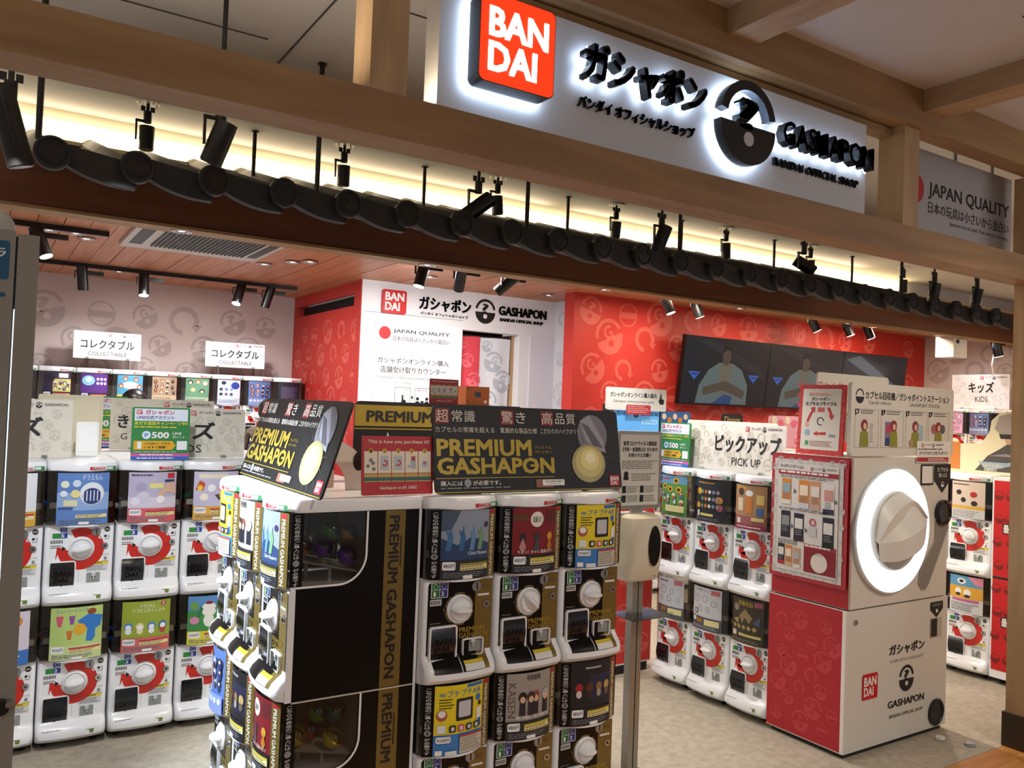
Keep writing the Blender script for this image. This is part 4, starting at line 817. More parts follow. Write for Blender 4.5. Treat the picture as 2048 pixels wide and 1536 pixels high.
for x, y, z, c, w in ((1.075, 2.675, 1.095, 'purple', 'the lit one at the lower right of the upper window'), (.995, 2.69, 1.122, 'purple', 'darker one in the middle of the upper window'), (1.03, 2.715, 1.176, 'green', 'on top in the upper window'), (1.10, 2.735, 1.16, 'amber', 'at the upper window rim'), (.922, 2.70, 1.132, 'amber', 'left in the upper window'), (1.02, 2.775, 1.12, 'teal', 'at the back of the upper window'),
        (.925, 2.675, .515, 'yellow', 'left in the lower window'), (1.045, 2.665, .49, 'yellow', 'right in the lower window'), (1.0, 2.69, .574, 'green', 'on top in the lower window'), (1.08, 2.73, .55, 'teal', 'at the lower window rim'), (.985, 2.722, .507, 'red', 'behind the yellow ones in the lower window'), (.895, 2.745, .545, 'red', 'far left in the lower window')):
    capsule((x, y, z), c, c+' toy capsule '+w, .0345, 'toy capsules behind the side windows', (.4, .6))
for i, (tx, z, c, w) in enumerate(((.29, 1.10, 'blue', 'left of the fan poster'), (.585, 1.08, 'clear', 'left of the hand poster'), (.885, 1.12, 'teal', 'left of the sticker poster'), (.885, 1.07, 'red', 'left of the sticker poster, lower'), (.3, .49, 'red', 'beside the drink poster'), (.59, .5, 'blue', 'beside the olive figure poster'), (.59, .45, 'blue', 'beside the olive figure poster, lower'))):
    capsule((tx, KY+.06, z+.01), c, c+' toy capsule in a white machine '+w, .03)
# pick-up row and right-hand row
PX = 3.55; PY = (3.07, 3.365, 3.66)
tower(PX, PY[0], R90, ('fossil', 'orangebox'), W0+'with orange item poster above a dark dinosaur fossil poster', group='white machines under the pick up sign', nos='33', grip=(-.1, .0))
tower(PX, PY[1], R90, ('clips', 'coins'), W0+'with dark coin charm poster above a grey clip poster', group='white machines under the pick up sign', nos='33', grip=(0, -.1))
tower(PX, PY[2], R90, ('clips2', 'sunflower'), W0+'with sunflower poster above, farthest under the pick up sign', group='white machines under the pick up sign', nos='33', grip=(.1, 0))
RXF = 5.45
tower(RXF, 2.93, R90, ('panda', 'animals'), W0+'between the collector and the red cabinet, panda poster below', nos='23', grip=(0, .5))
tower(RXF, 3.225, R90, ('pink', 'pink'), W0+'hidden behind the collector in the right row', nos='23')
rc = empty('printed_cabinet', (RXF, 2.62, 0), R90, 'red printed cabinet with white frame beside the right pillar', 'cabinet')
G().box(-.15, -.03, .04, .15, .46, 1.29, PLAS).build('cabinet_body', rc)
g = G(lambda u, v, d: (u, -.031-d, v)); rr2 = random.Random(4)
for z0, z1 in ((.09, .655), (.67, 1.27)):
    g.rect(-.14, z0, .14, z1, M('#c4131a', .45), .001)
    for i in range(16):
        u = -.11+.075*(i % 4)+rr2.uniform(-.01, .01); v = z0+.07+.145*(i//4)
        g.arc(u, v, .026, .029, 0, 360, M('#5a0c10', .5), .0016, 14); g.disc(u, v, .024, M('#7a1014', .5), .0016, n=12, a0=PI*.95, a1=PI*2.05)
    g.rect(-.085, z0+.27, .14, z0+.335, DK, .002); g.text('最強ジャンプ', -.08, z0+.275, .13, z0+.33, PAPER, .0026, 2.5)
g.rect(-.14, .655, .14, .67, DK, .0012); g.build('red_print', rc)
for cx, cyy in ((-.1, .03), (.1, .03), (-.1, .4), (.1, .4)):
    c = put(MCS, 'caster', rc, (cx, cyy, 0)); put(MWH, 'wheel', c, (0, 0, 0))
# machines under the screens and along the right wall
for i in range(8): tower(4.9+.3*i, 5.6, 0, (None, ('pink', 'coins', 'twins', 'skyblue')[i % 4]), 'white machine under the wall screens, '+('leftmost', 'second from left', 'third from left', 'fourth from left', 'fifth from left', 'sixth from left', 'seventh from left', 'rightmost')[i], full=False, group='machines under the wall screens')
G().box(9.72, 4.4, 0, 10.19, 5.9, .5, WHITE).build('white_plinth', label='white plinth under the machines along the right patterned wall', cat='plinth')
for i in range(5): tower(9.72, 5.72-.295*i, R90, (None, ('darkbox', 'pink', 'crowd', 'coins', 'sepia')[i]), 'machine along the right patterned wall, '+('farthest', 'pink poster above', 'blue crowd poster above', 'dark coin poster above', 'brown poster above')[i], z=.5, full=False, group='machines along the right patterned wall')

# ------------------------------------------------------------------ capsule collector
CW = M('#d9d5cc', .4)
CO = empty('capsule_collector', (3.95, 2.46, 0), 0, 'tall white capsule collector with glowing ring and giant dial', 'collector')
def cpl(u, v, d): return (u-3.95, -d, v)
g = G(); g.box(-.43, .005, .025, .44, .46, .70, CW); g.box(-.41, .02, 0, .42, .44, .03, DK); g.build('lower_cabinet', CO)
g = G(); g.loft([[(-.415, .46, z), (-.415, .03, z), (-.40, .005, z), (.42, .005, z), (.44, .03, z), (.44, .46, z)] for z in (.708, 1.435)], CW, True, False); g.build('upper_cabinet', CO)
G().box(-.436, .003, .03, -.4302, .02, .7, M('#efece6', .4)).build('edge_strip', CO)
g = G(lambda u, v, d: (-.4165-d, .46-u, v)); g.rect(0, .71, .455, 1.432, M('#b3202b', .5), .0005)
g.rect(0, .03, .455, .70, M('#b3202b', .5), .0142); pattern(g, .01, .03, .44, .7, M('#c23a43', .5), M('#b3202b', .5), .13, .0148, .33, 5, 12); pattern(g, .01, .71, .44, .81, M('#c23a43', .5), M('#b3202b', .5), .13, .001, .3, 5, 12); g.build('red_side_print', CO)
# header board
g = G(); g.loft([[(-.44+x, y, z) for x, z in rr(0, 1.445, .885, 1.80, .02, 4)] for y in (.0, .02)], CW, True, False); g.build('header_board', CO)
g = G(); g.loft([[(-.3+x, y, z) for x, z in rr(0, 1.5, .62, 1.86, .02, 4)] for y in (.30, .31)], CW, True, False); g.build('rear_board', CO)
g = G(lambda u, v, d: (u-3.95, -.0006-d, v)); LN = M('#8a867e', .5)
g.arc(3.575, 1.738, .026, .033, 0, 180, INK, 0); g.disc(3.575, 1.732, .033, INK, 0, a0=PI, a1=2*PI)
g.text('カプセル回収機／ガシャポイントステーション', 3.62, 1.722, 4.352, 1.762, INK, 0, 1.6); g.text('Capsule collector', 3.645, 1.694, 3.835, 1.716, M('#3a3a3a', .5), 0, .4); g.text('GASHAPOINT STATION', 3.99, 1.696, 4.26, 1.714, M('#3a3a3a', .5), 0, .4)
for i, u in enumerate((3.54, 3.75, 3.958, 4.163)):
    w = .19
    for a in ((u, 1.485, u+w, 1.487), (u, 1.671, u+w, 1.673), (u, 1.485, u+.002, 1.673), (u+w-.002, 1.485, u+w, 1.673)): g.rect(*a, LN, 0)
    g.poly([(u, 1.673), (u+.034, 1.673), (u+.028, 1.652), (u, 1.643)], INK, .0005); g.text('1234'[i], u+.008, 1.653, u+.018, 1.668, PAPER, .001, 1)
    g.dashes(u+.045, 1.648, u+w-.02, 1.67, 2, M('#55524d', .5), 0)
    cx = u+(.075, .105, .085, .09)[i]
    if i == 1: g.rect(u+.035, 1.495, u+.13, 1.615, '#7d6f96', .0003); g.rect(u+.035, 1.495, u+.13, 1.535, '#2c3a78', .0005); g.rect(u+.045, 1.56, u+.085, 1.6, '#c23a52', .0006)
    if i == 2: g.poly([(u+.1, 1.515), (u+.155, 1.525), (u+.155, 1.6), (u+.1, 1.61)], '#a8c0cc', .0003); g.disc(cx-.035, 1.51, .018, '#b08f6a', .0012, rv=.02)
    if i == 0: g.rect(u+.115, 1.505, u+.15, 1.61, '#dcd8ce', .0003); g.dashes(u+.12, 1.51, u+.148, 1.605, 9, GREY, .0006)
    if i == 3: g.disc(u+.05, 1.585, .026, '#a8626c', .0003); g.disc(u+.13, 1.585, .024, '#5a5c62', .0003)
    g.poly([(cx-.035, 1.49), (cx-.03, 1.56), (cx, 1.578), (cx+.03, 1.56), (cx+.035, 1.49)], '#8b8a2c', .001); g.disc(cx, 1.595, .026, '#8c2636', .0012, rv=.028); g.disc(cx+.003, 1.59, .013, '#e0b8a0', .0018, rv=.016)
g.build('header_print', CO)
g = G(lambda u, v, d: (u-3.95, -.003-d, v)); g.rect(4.058, 1.41, 4.372, 1.522, PAPER, 0); logo_row(g, 4.1, 1.49, .2, .02, d=.0005); g.dashes(4.07, 1.474, 4.36, 1.486, 1, INK, .0006); g.text('オリジナルグッズをプレゼント！', 4.08, 1.45, 4.345, 1.47, INK, .0006, 1.6); g.rect(4.062, 1.415, 4.35, 1.438, '#b02a30', .0006); g.dashes(4.16, 1.419, 4.34, 1.434, 2, PAPER, .001)
g.build('notice_card', CO)
# ring light and dial
cu, cv = -.095, 1.076
g = G(); g.lathe([(.31, -.005), (.314, .018), (.306, .024), (.300, .018), (.2, .0)], (cu, .005, cv), (0, -1, 0), M('#dfe9ef', .35), 64)
for a in range(20, 380, 45): g.cyl((cu+.297*math.cos(math.radians(a)), -.018, cv+.297*math.sin(math.radians(a))), (cu+.297*math.cos(math.radians(a)), -.0215, cv+.297*math.sin(math.radians(a))), .003, DK, n=6)
g.build('ring_bezel', CO)
G().lathe([(.19, .0), (.19, .019), (.30, .021), (.30, .0)], (cu, 0, cv), (0, -1, 0), M('#e6f5ff', .5, 0, 3.2), 64).build('ring_light', CO)
G().lathe([(0, 0), (.2, 0), (.198, .03), (.19, .04), (0, .05)], (cu, 0, cv), (0, -1, 0), M('#b9b5ac', .5), 56).build('dial_base', CO)
A_ = [(-.175, -.05, .01), (-.09, -.037, .06), (0, -.005, .085), (.1, .03, .075), (.2, .058, .03)]; B_ = [(-.155, -.14, .005), (-.09, -.135, .055), (0, -.108, .08), (.1, -.07, .07), (.19, -.025, .03)]
C_ = [(-.175, -.05, .008), (-.11, -.008, .02), (-.02, .062, .035), (.075, .125, .03), (.2, .06, .02)]; D_ = [(-.192, -.03, -.005), (-.15, .12, -.005), (-.03, .192, -.005), (.09, .17, -.005), (.19, .06, -.005)]
E_ = [((c[0]+d[0])/2, (c[1]+d[1])/2, .04) for c, d in zip(C_, D_)]; E_[0] = C_[0]; F_ = [(b[0]*.95, b[1]+.02, -.01) for b in B_]
def fine(P, n=6):
    o = []
    for k in range(len(P)-1):
        p0, p1, p2, p3 = P[max(k-1, 0)], P[k], P[k+1], P[min(k+2, len(P)-1)]
        for q in range(n):
            t = q/n; o.append(tuple(.5*(2*b+(c-a)*t+(2*a-5*b+4*c-d)*t*t+(3*b-a-3*c+d)*t**3) for a, b, c, d in zip(p0, p1, p2, p3)))
    return o+[P[-1]]
g = G(); rows = [fine(r) for r in (D_, E_, C_, A_, B_, F_)]
for a, b in zip(rows, rows[1:]):
    g.add([(cu+p[0], -.04-p[2], cv+p[1]) for p in a+b], [(i, i+1, len(a)+i+1, len(a)+i) for i in range(len(a)-1)], M('#dedad2', .4), True)
g.build('dial_handle', CO)
g = G(lambda u, v, d: (u-3.95, .004-d, v))
g.rrect(4.108, 1.293, 4.224, 1.402, .008, INK, .002); g.rrect(4.118, 1.303, 4.214, 1.392, .004, PAPER, .003)
g.poly([(4.232, 1.402), (4.384, 1.402), (4.384, 1.317), (4.308, 1.250), (4.232, 1.317)], INK, .002); g.text('カプセル', 4.256, 1.362, 4.36, 1.385, PAPER, .003, 1); g.text('投入口', 4.27, 1.332, 4.345, 1.355, PAPER, .003, 1)
g.arc(4.308, 1.296, .011, .014, 0, 180, PAPER, .003); g.disc(4.308, 1.294, .014, PAPER, .003, a0=PI, a1=2*PI)
g.poly([(4.225, .68), (4.34, .68), (4.34, .64), (4.283, .598), (4.225, .64)], INK, .002); g.dashes(4.24, .655, 4.325, .672, 2, GREY, .003); g.disc(4.283, .632, .01, PAPER, .003)
g.build('entry_labels', CO)
g = G(lambda u, v, d: (u-3.95, .004-d, v))
g.text('ガシャポン', 3.872, .447, 4.178, .5, INK, .002, 2); g.text('バンダイ オフィシャルショップ', 3.88, .408, 4.17, .426, INK, .002, 1)
capsule_logo(g, 4.025, .316, .062, INK, CW, .002); g.text('GASHAPON', 3.87, .186, 4.184, .222, INK, .002, 1.4); g.text('BANDAI OFFICIAL SHOP', 3.886, .136, 4.175, .152, INK, .002, .6); g.build('cabinet_lettering', CO)
g = G(lambda u, v, d: (u-3.95, .004-d, v)); brand_square(g, 3.657, .26, 3.78, .384, .002)
g.build('red_brand_square', CO)
# groove with round scanner, slot, lock, vent
g = G(lambda u, v, d: (u-3.95, .004-d, v)); gp = [(4.25, 1.13), (4.25, 1.0), (4.12, .86), (4.105, .79), (4.135, .755), (4.17, .752), (4.2, .78), (4.37, 1.06), (4.37, 1.13)]
g.poly(gp, M('#8a8680', .5), .0025); g.loft([[g.pl(a, b, d) for a, b in gp] for d in (.003, .006)], M('#c9c5bc', .4), False, False); g.build('groove', CO)
G().lathe([(0, .0), (.066, .0), (.068, .016), (.058, .022), (.05, .012), (0, .01)], (.36, .003, 1.146), (0, -1, 0), M('#101012', .2), 32).build('round_scanner', CO)
G().lathe([(0, 0), (.068, 0), (.07, .008), (.06, .012), (.055, .004), (0, .004)], (.345, .004, .103), (0, -1, 0), M('#17181a', .5), 32).build('round_vent', CO)
g = G(lambda u, v, d: (u-3.95, .004-d, v)); g.rect(4.228, .494, 4.333, .596, '#b8b4aa', .002); g.rect(4.233, .5, 4.288, .592, INK, .003); g.build('coin_window', CO)
G().lathe([(0, 0), (.014, 0), (.012, .008), (0, .008)], (-.36, .004, .645), (0, -1, 0), METAL, 16).build('cabinet_lock', CO)
# posters on its side
def spl(d0): return lambda u, v, d: (3.515-.001-d0-d, u, v)
SP = empty('instruction_poster', (0, 0, 0), 0, 'pink and white app instruction poster with phone screens on the red side of the collector', 'poster')
g = G(lambda u, v, d: (3.512-d, 2.925-u, v)); g.rect(0, .80, .455, 1.425, M('#b3303c', .5), -.006); g.rect(.02, .82, .43, 1.405, M('#d6d2cf', .5), -.004)
pattern(g, .0, .8, .45, 1.43, M('#c6c2be', .5), M('#d6d2cf', .5), .06, -.0035, .16, 3, 6)
PB = M('#dedbd8', .5); g.rrect(.045, .84, .405, 1.385, .008, PB, -.002); g.text('ガシャポイントステーション', .055, 1.36, .2, 1.38, INK, -.001, 1.4); logo_row(g, .24, 1.357, .15, .017, d=-.001); g.rect(.047, 1.327, .403, 1.35, '#a3243c', -.001); g.dashes(.06, 1.332, .395, 1.345, 1, PAPER, 0, .8)
def phone(u, v, w, h, a, b, c): g.rect(u, v, u+w, v+h, a, -.001); g.rect(u+w*.1, v+h*.45, u+w*.9, v+h*.82, b, 0); g.rect(u, v, u+w, v+h*.18, c, 0); g.dashes(u+w*.15, v+h*.2, u+w*.85, v+h*.42, 3, GREY, .0005)
phone(.07, 1.175, .058, .13, '#d88a3c', '#8fb0b8', '#e6e0d8'); phone(.175, 1.165, .062, .14, '#d88a3c', '#efe2cc', '#cfd6e0'); phone(.243, 1.165, .06, .14, '#cf9468', '#e6dfd8', '#c9a49a'); phone(.32, 1.15, .062, .145, '#e6e2e0', '#d0988c', '#2c2f4a')
phone(.07, 1.005, .058, .135, '#1f2030', '#8e9494', '#30202e'); phone(.15, .995, .06, .14, '#1f2234', '#e2dfdd', '#38202c'); phone(.32, .985, .065, .15, '#1f2234', '#e2dfdd', '#101014'); phone(.055, .865, .042, .105, '#26262c', '#e8e2d8', '#b8303c'); phone(.102, .862, .042, .105, '#d88a3c', '#efe2cc', '#d8b080'); phone(.15, .86, .045, .1, '#d0a078', '#bab6b8', '#e6e0d8')
g.arc(.262, 1.1, .012, .02, 0, 360, '#c2506a', 0, 14); g.rect(.24, 1.03, .285, 1.08, '#c9c9cf', 0); g.dashes(.06, 1.31, .39, 1.324, 2, INK, 0, .4); g.dashes(.055, 1.145, .39, 1.16, 2, INK, 0, .4); g.dashes(.055, .972, .2, .996, 3, INK, 0, .4)
for u, v in ((.145, 1.245), (.385, 1.215), (.133, 1.065), (.218, 1.055)): g.poly([(u, v+.014), (u, v-.014), (u+.016, v)], '#5a6070', 0)
g.rect(.215, .85, .4, .97, '#8c1c2c', -.001); g.rect(.215, .97, .4, .99, '#a3243c', -.001); g.dashes(.22, .973, .395, .987, 1, PAPER, 0, .7); g.disc(.305, .905, .048, M('#e8e2d8', .5), 0); g.text('アプリダウンロードは', .265, .938, .35, .95, INK, .001, 1)
g.build('poster_sheet', SP)
UP = empty('recycle_poster', (3.56, 2.81, 1.437), 0, 'red framed capsule recycling poster standing on the collector', 'poster')
g = G(lambda u, v, d: (-d+.02*v, -u+.0, v)); g.pl = lambda u, v, d: (.003*0-d+.06*v, -u, v)
g.loft([[g.pl(a, b, d) for a, b in rr(0, 0, .27, .352, .004, 2)] for d in (-.012, 0)], M('#c92a2c', .5), True, False)
pattern(g, -.02, -.02, .29, .37, M('#d8504c', .5), M('#c92a2c', .5), .04, .0005, .11, 3, 6); g.rrect(.022, .024, .248, .332, .008, M('#e2ddd3', .5), .0012)
g.text('ガシャポン', .075, .272, .185, .29, INK, .002, 2); g.text('カプセルリサイクル', .04, .247, .225, .267, INK, .002, 2); g.dashes(.06, .296, .21, .312, 2, M('#c92a2c', .5), .002, .4)
for pts in (([(.05, .165), (.065, .2), (.08, .225), (.07, .235), (.1, .24), (.098, .21), (.09, .217), (.078, .195), (.064, .163)]), ([(.17, .235), (.19, .2), (.18, .2), (.2, .175), (.215, .2), (.205, .2), (.185, .24)]), ([(.17, .115), (.12, .11), (.12, .118), (.095, .105), (.12, .092), (.12, .1), (.17, .1)])): g.poly(pts, M('#c92a2c', .5), .002)
g.rect(.115, .215, .155, .238, '#c9605a', .002); g.arc(.135, .168, .016, .021, 0, 300, INK, .002); g.rect(.19, .09, .225, .105, '#9aa0a6', .002); g.disc(.06, .11, .017, '#9ab0c4', .002); g.disc(.055, .15, .012, '#e6a49a', .002); g.rect(.05, .045, .07, .068, '#4aa06a', .002); g.dashes(.078, .04, .215, .07, 4, M('#a05a54', .5), .002, .4)
g.build('poster_board', UP)
for i, (x, y, lb) in enumerate(((4.21, 2.39, 'crumpled white paper scrap on the floor nearest the collector'), (4.275, 2.27, 'crumpled silver wrapper scrap on the floor near the right pillar'))):
    g = G(); rr3 = random.Random(i+3); ring = [[(x0*.028*(1+rr3.uniform(-.3, .3)), y0*.022*(1+rr3.uniform(-.3, .3)), z+rr3.uniform(0, .006)) for x0, y0 in ((1, 0), (.6, .8), (-.3, 1), (-1, .2), (-.6, -.8), (.4, -1))] for z in (0.0, .012)]
    g.loft(ring, M('#e6e6e4' if i == 0 else '#b8bcc4', .4, .0 if i == 0 else .5), True, False); g.build('paper_scrap', None, (x, y, .0), label=lb, cat='litter')

# ------------------------------------------------------------------ sign boards standing on the machines
def board(name, loc, rot, w, h, label, cat='sign', lean=0, col='#f0eee9', t=.006, r=.008, feet=0, edge=None, group=None):
    """thin board standing at loc (bottom centre), facing local -y; returns (root, graphic builder)"""
    o = empty(name, loc, 0, label, cat, group); o.rotation_euler = (-lean, 0, rot)
    g = G(); g.loft([[(x, y, z) for x, z in rr(-w/2, 0, w/2, h, r, 3)] for y in (0, t)], M(col, .45), True, False); g.build('board', o)
    if feet:
        for x in (-w*.3, w*.3): G().box(x-.012, -.02, -feet, x+.012, .05, .012, clear('acrylic', '#eef0f0', -.2, .2)).build('stand_foot', o)
    return o, G(lambda u, v, d: (u-w/2, -.0008-d, v))
def cat_sign(loc, rot, w, h, jp, en, label, lean=.06, col='#eeece8', pat='#dcd9d6', shift=0):
    o, g = board('category_sign', loc, rot, w, h, label, lean=lean, col=col, feet=max(.002, loc[2]-1.824))
    pattern(g, 0, 0, w, h, M(pat, .5), M(col, .5), h*.3, .0003, h*.8, 3, 8); logo_row(g, w*.5, h*.84, w*.46, h*.11, d=.0008, bg=M(col, .5))
    g.text(jp, w*.1, h*.38, w*.9, h*.72, INK, .0012, 1.4, keep=True); g.text(en, w*.2, h*.12, w*.8, h*.26, M('#3a3a3c', .5), .0012, 0, keep=True); g.build('sign_print', o); return o
TZ = 1.296
cat_sign((1.248-.283, 8.40, 1.915), 0, .56, .25, 'コレクタブル', 'COLLECTABLE', 'glaring white collectable sign on the back wall machines, left of the two', col='#f6f6f8', pat='#eeeef0')
cat_sign((2.115, 8.40, 1.905), 0, .575, .245, 'コレクタブル', 'COLLECTABLE', 'white collectable sign on the back wall machines, right of the two', col='#f2f2f4', pat='#dedee2')
def cat_sign2(loc, rot, w, h, jp, en, jb, eb, label, lean=.05, col='#dcd6c6', pat='#cbc5b5', logos=((.5, .46),)):
    o, g = board('category_sign', loc, rot, w, h, label, lean=lean, col=col, feet=.004)
    pattern(g, 0, 0, w, h, M(pat, .5), M(col, .5), h*.3, .0003, h*.8, 3, 10)
    for a, b in logos: logo_row(g, w*a, h*.85, w*b, h*.1, d=.0008, bg=M(col, .5))
    g.text(jp, jb[0]*w, jb[1]*h, jb[2]*w, jb[3]*h, INK, .0012, 2); g.text(en, eb[0]*w, eb[1]*h, eb[2]*w, eb[3]*h, INK, .0012, .2); g.build('sign_print', o); return o
cat_sign2((.10, 4.50, TZ), 0, .56, .275, 'キッズ', 'KIDS', (.2, .36, .78, .7), (.36, .12, .6, .27), 'cream kids sign beside the kiosk, only its last letter in view')
cat_sign2((.925, 4.50, TZ), 0, .55, .255, 'キッズ', 'KIDS', (.08, .36, .72, .72), (.34, .1, .6, .26), 'cream kids sign on the front left row behind the green banner')
cat_sign2((PX+.08, 3.31, TZ), R90, .74, .275, 'ピックアップ', 'PICK UP', (.32, .4, .96, .76), (.5, .14, .78, .3), 'white pick up sign standing on the machines left of the collector', col='#e0dcd4', logos=((.62, .34),))
cat_sign2((PX+.2, 3.45, TZ), R90, .70, .285, 'ピックアップ', 'PICK UP', (.3, .4, .95, .76), (.5, .14, .78, .3), 'second sign behind the pick up sign, mostly covered', col='#ece4cc', logos=((.3, .34),))
cat_sign2((9.80, 5.18, 1.80), R90, .66, .40, 'キッズ', 'KIDS', (.3, .46, .74, .78), (.42, .2, .64, .36), 'white kids sign on the machines along the right patterned wall', lean=0, col='#e6e6ec', pat='#d6d6de')
cat_sign2((.90, 5.12, TZ), 0, .56, .29, 'き', 'G', (.07, .42, .17, .68), (.1, .2, .16, .32), 'cream sign of the middle row between the two green banners')
def line_sign(loc, rot, w, h, label, lean=.04):
    o, g = board('campaign_banner', loc, rot, w, h, label, lean=lean, col='#2f7f3f')
    U = lambda x: x*w; V = lambda y: y*h; R_ = lambda a, b, c, d_, m, k: g.rect(U(a), V(b), U(c), V(d_), m, k)
    R_(.04, .74, .96, .97, '#dbe2f0', .0003); brand_square(g, U(.07), V(.86), U(.17), V(.95), .0008); g.text('ガシャポン', U(.22), V(.86), U(.72), V(.95), M('#c2263a', .5), .001, 2); g.text('LINE公式アカウント', U(.08), V(.77), U(.72), V(.84), M('#2a2a6a', .5), .001, 1.6)
    g.text('友だち追加キャンペーン中!!', U(.04), V(.66), U(.96), V(.73), M('#e0d83a', .5), .001, 1.6); g.dashes(U(.04), V(.6), U(.96), V(.645), 1, M('#d8d040', .5), .001)
    g.disc(U(.25), V(.47), w*.075, M('#cfe0ee', .5), .001); g.text('P', U(.22), V(.44), U(.28), V(.5), M('#2a6ab0', .5), .0016, 2); g.text('500', U(.34), V(.41), U(.64), V(.53), PAPER, .001, 2.4); g.text('LINE', U(.7), V(.48), U(.86), V(.53), PAPER, .001, 1); g.text('ポイント', U(.7), V(.41), U(.92), V(.46), PAPER, .001, 1.4)
    R_(.04, .19, .7, .36, '#d8a41e', .0006); g.poly([(U(.7), V(.36)), (U(.76), V(.275)), (U(.7), V(.19))], M('#d8a41e', .5), .0006); R_(.1, .21, .17, .34, '#dfe8ee', .001); g.text('このQRコードから', U(.22), V(.285), U(.66), V(.33), INK, .001, 1.6); g.text('いますぐ登録！', U(.22), V(.215), U(.6), V(.265), INK, .001, 1.6)
    R_(.78, .19, .96, .36, '#e6e8ea', .0006); g.dashes(U(.04), V(.13), U(.96), V(.17), 1, M('#9ac0a0', .5), .001); R_(0, .065, 1, .125, '#c45a9a', .0006); g.dashes(U(.15), V(.075), U(.9), V(.115), 1, PAPER, .001); R_(0, 0, 1, .065, '#2f5fb4', .0006); g.dashes(U(.1), V(.012), U(.9), V(.052), 1, PAPER, .001)
    g.build('banner_print', o); return o
line_sign((.752, 4.33, 1.297), 0, .265, .255, 'green campaign banner with P500 at the front of the left row')
line_sign((.60, 5.35, 1.294), 0, .28, .30, 'second green campaign banner farther back, cut by the cream kids sign')
line_sign((PX+.03, 3.73, TZ), R90, .265, .265, 'green campaign banner standing left of the pick up sign')
o, g = board('card_holder', (.46, 4.62, TZ), 0, .10, .17, 'overexposed white acrylic card holder behind the front left row', 'sign', lean=.1, col='#fbfbf6'); g.rect(.01, .02, .09, .15, '#ffffff', .001); g.build('card', o)
o, g = board('panel_board', (.40, 4.85, TZ), 0, .30, .30, 'tall cream back board beside the kids sign by the kiosk', 'sign', lean=.0, col='#ddd3b6')
g.rect(.02, .02, .28, .28, '#e2d9bd', .0006); g.build('board_face', o)
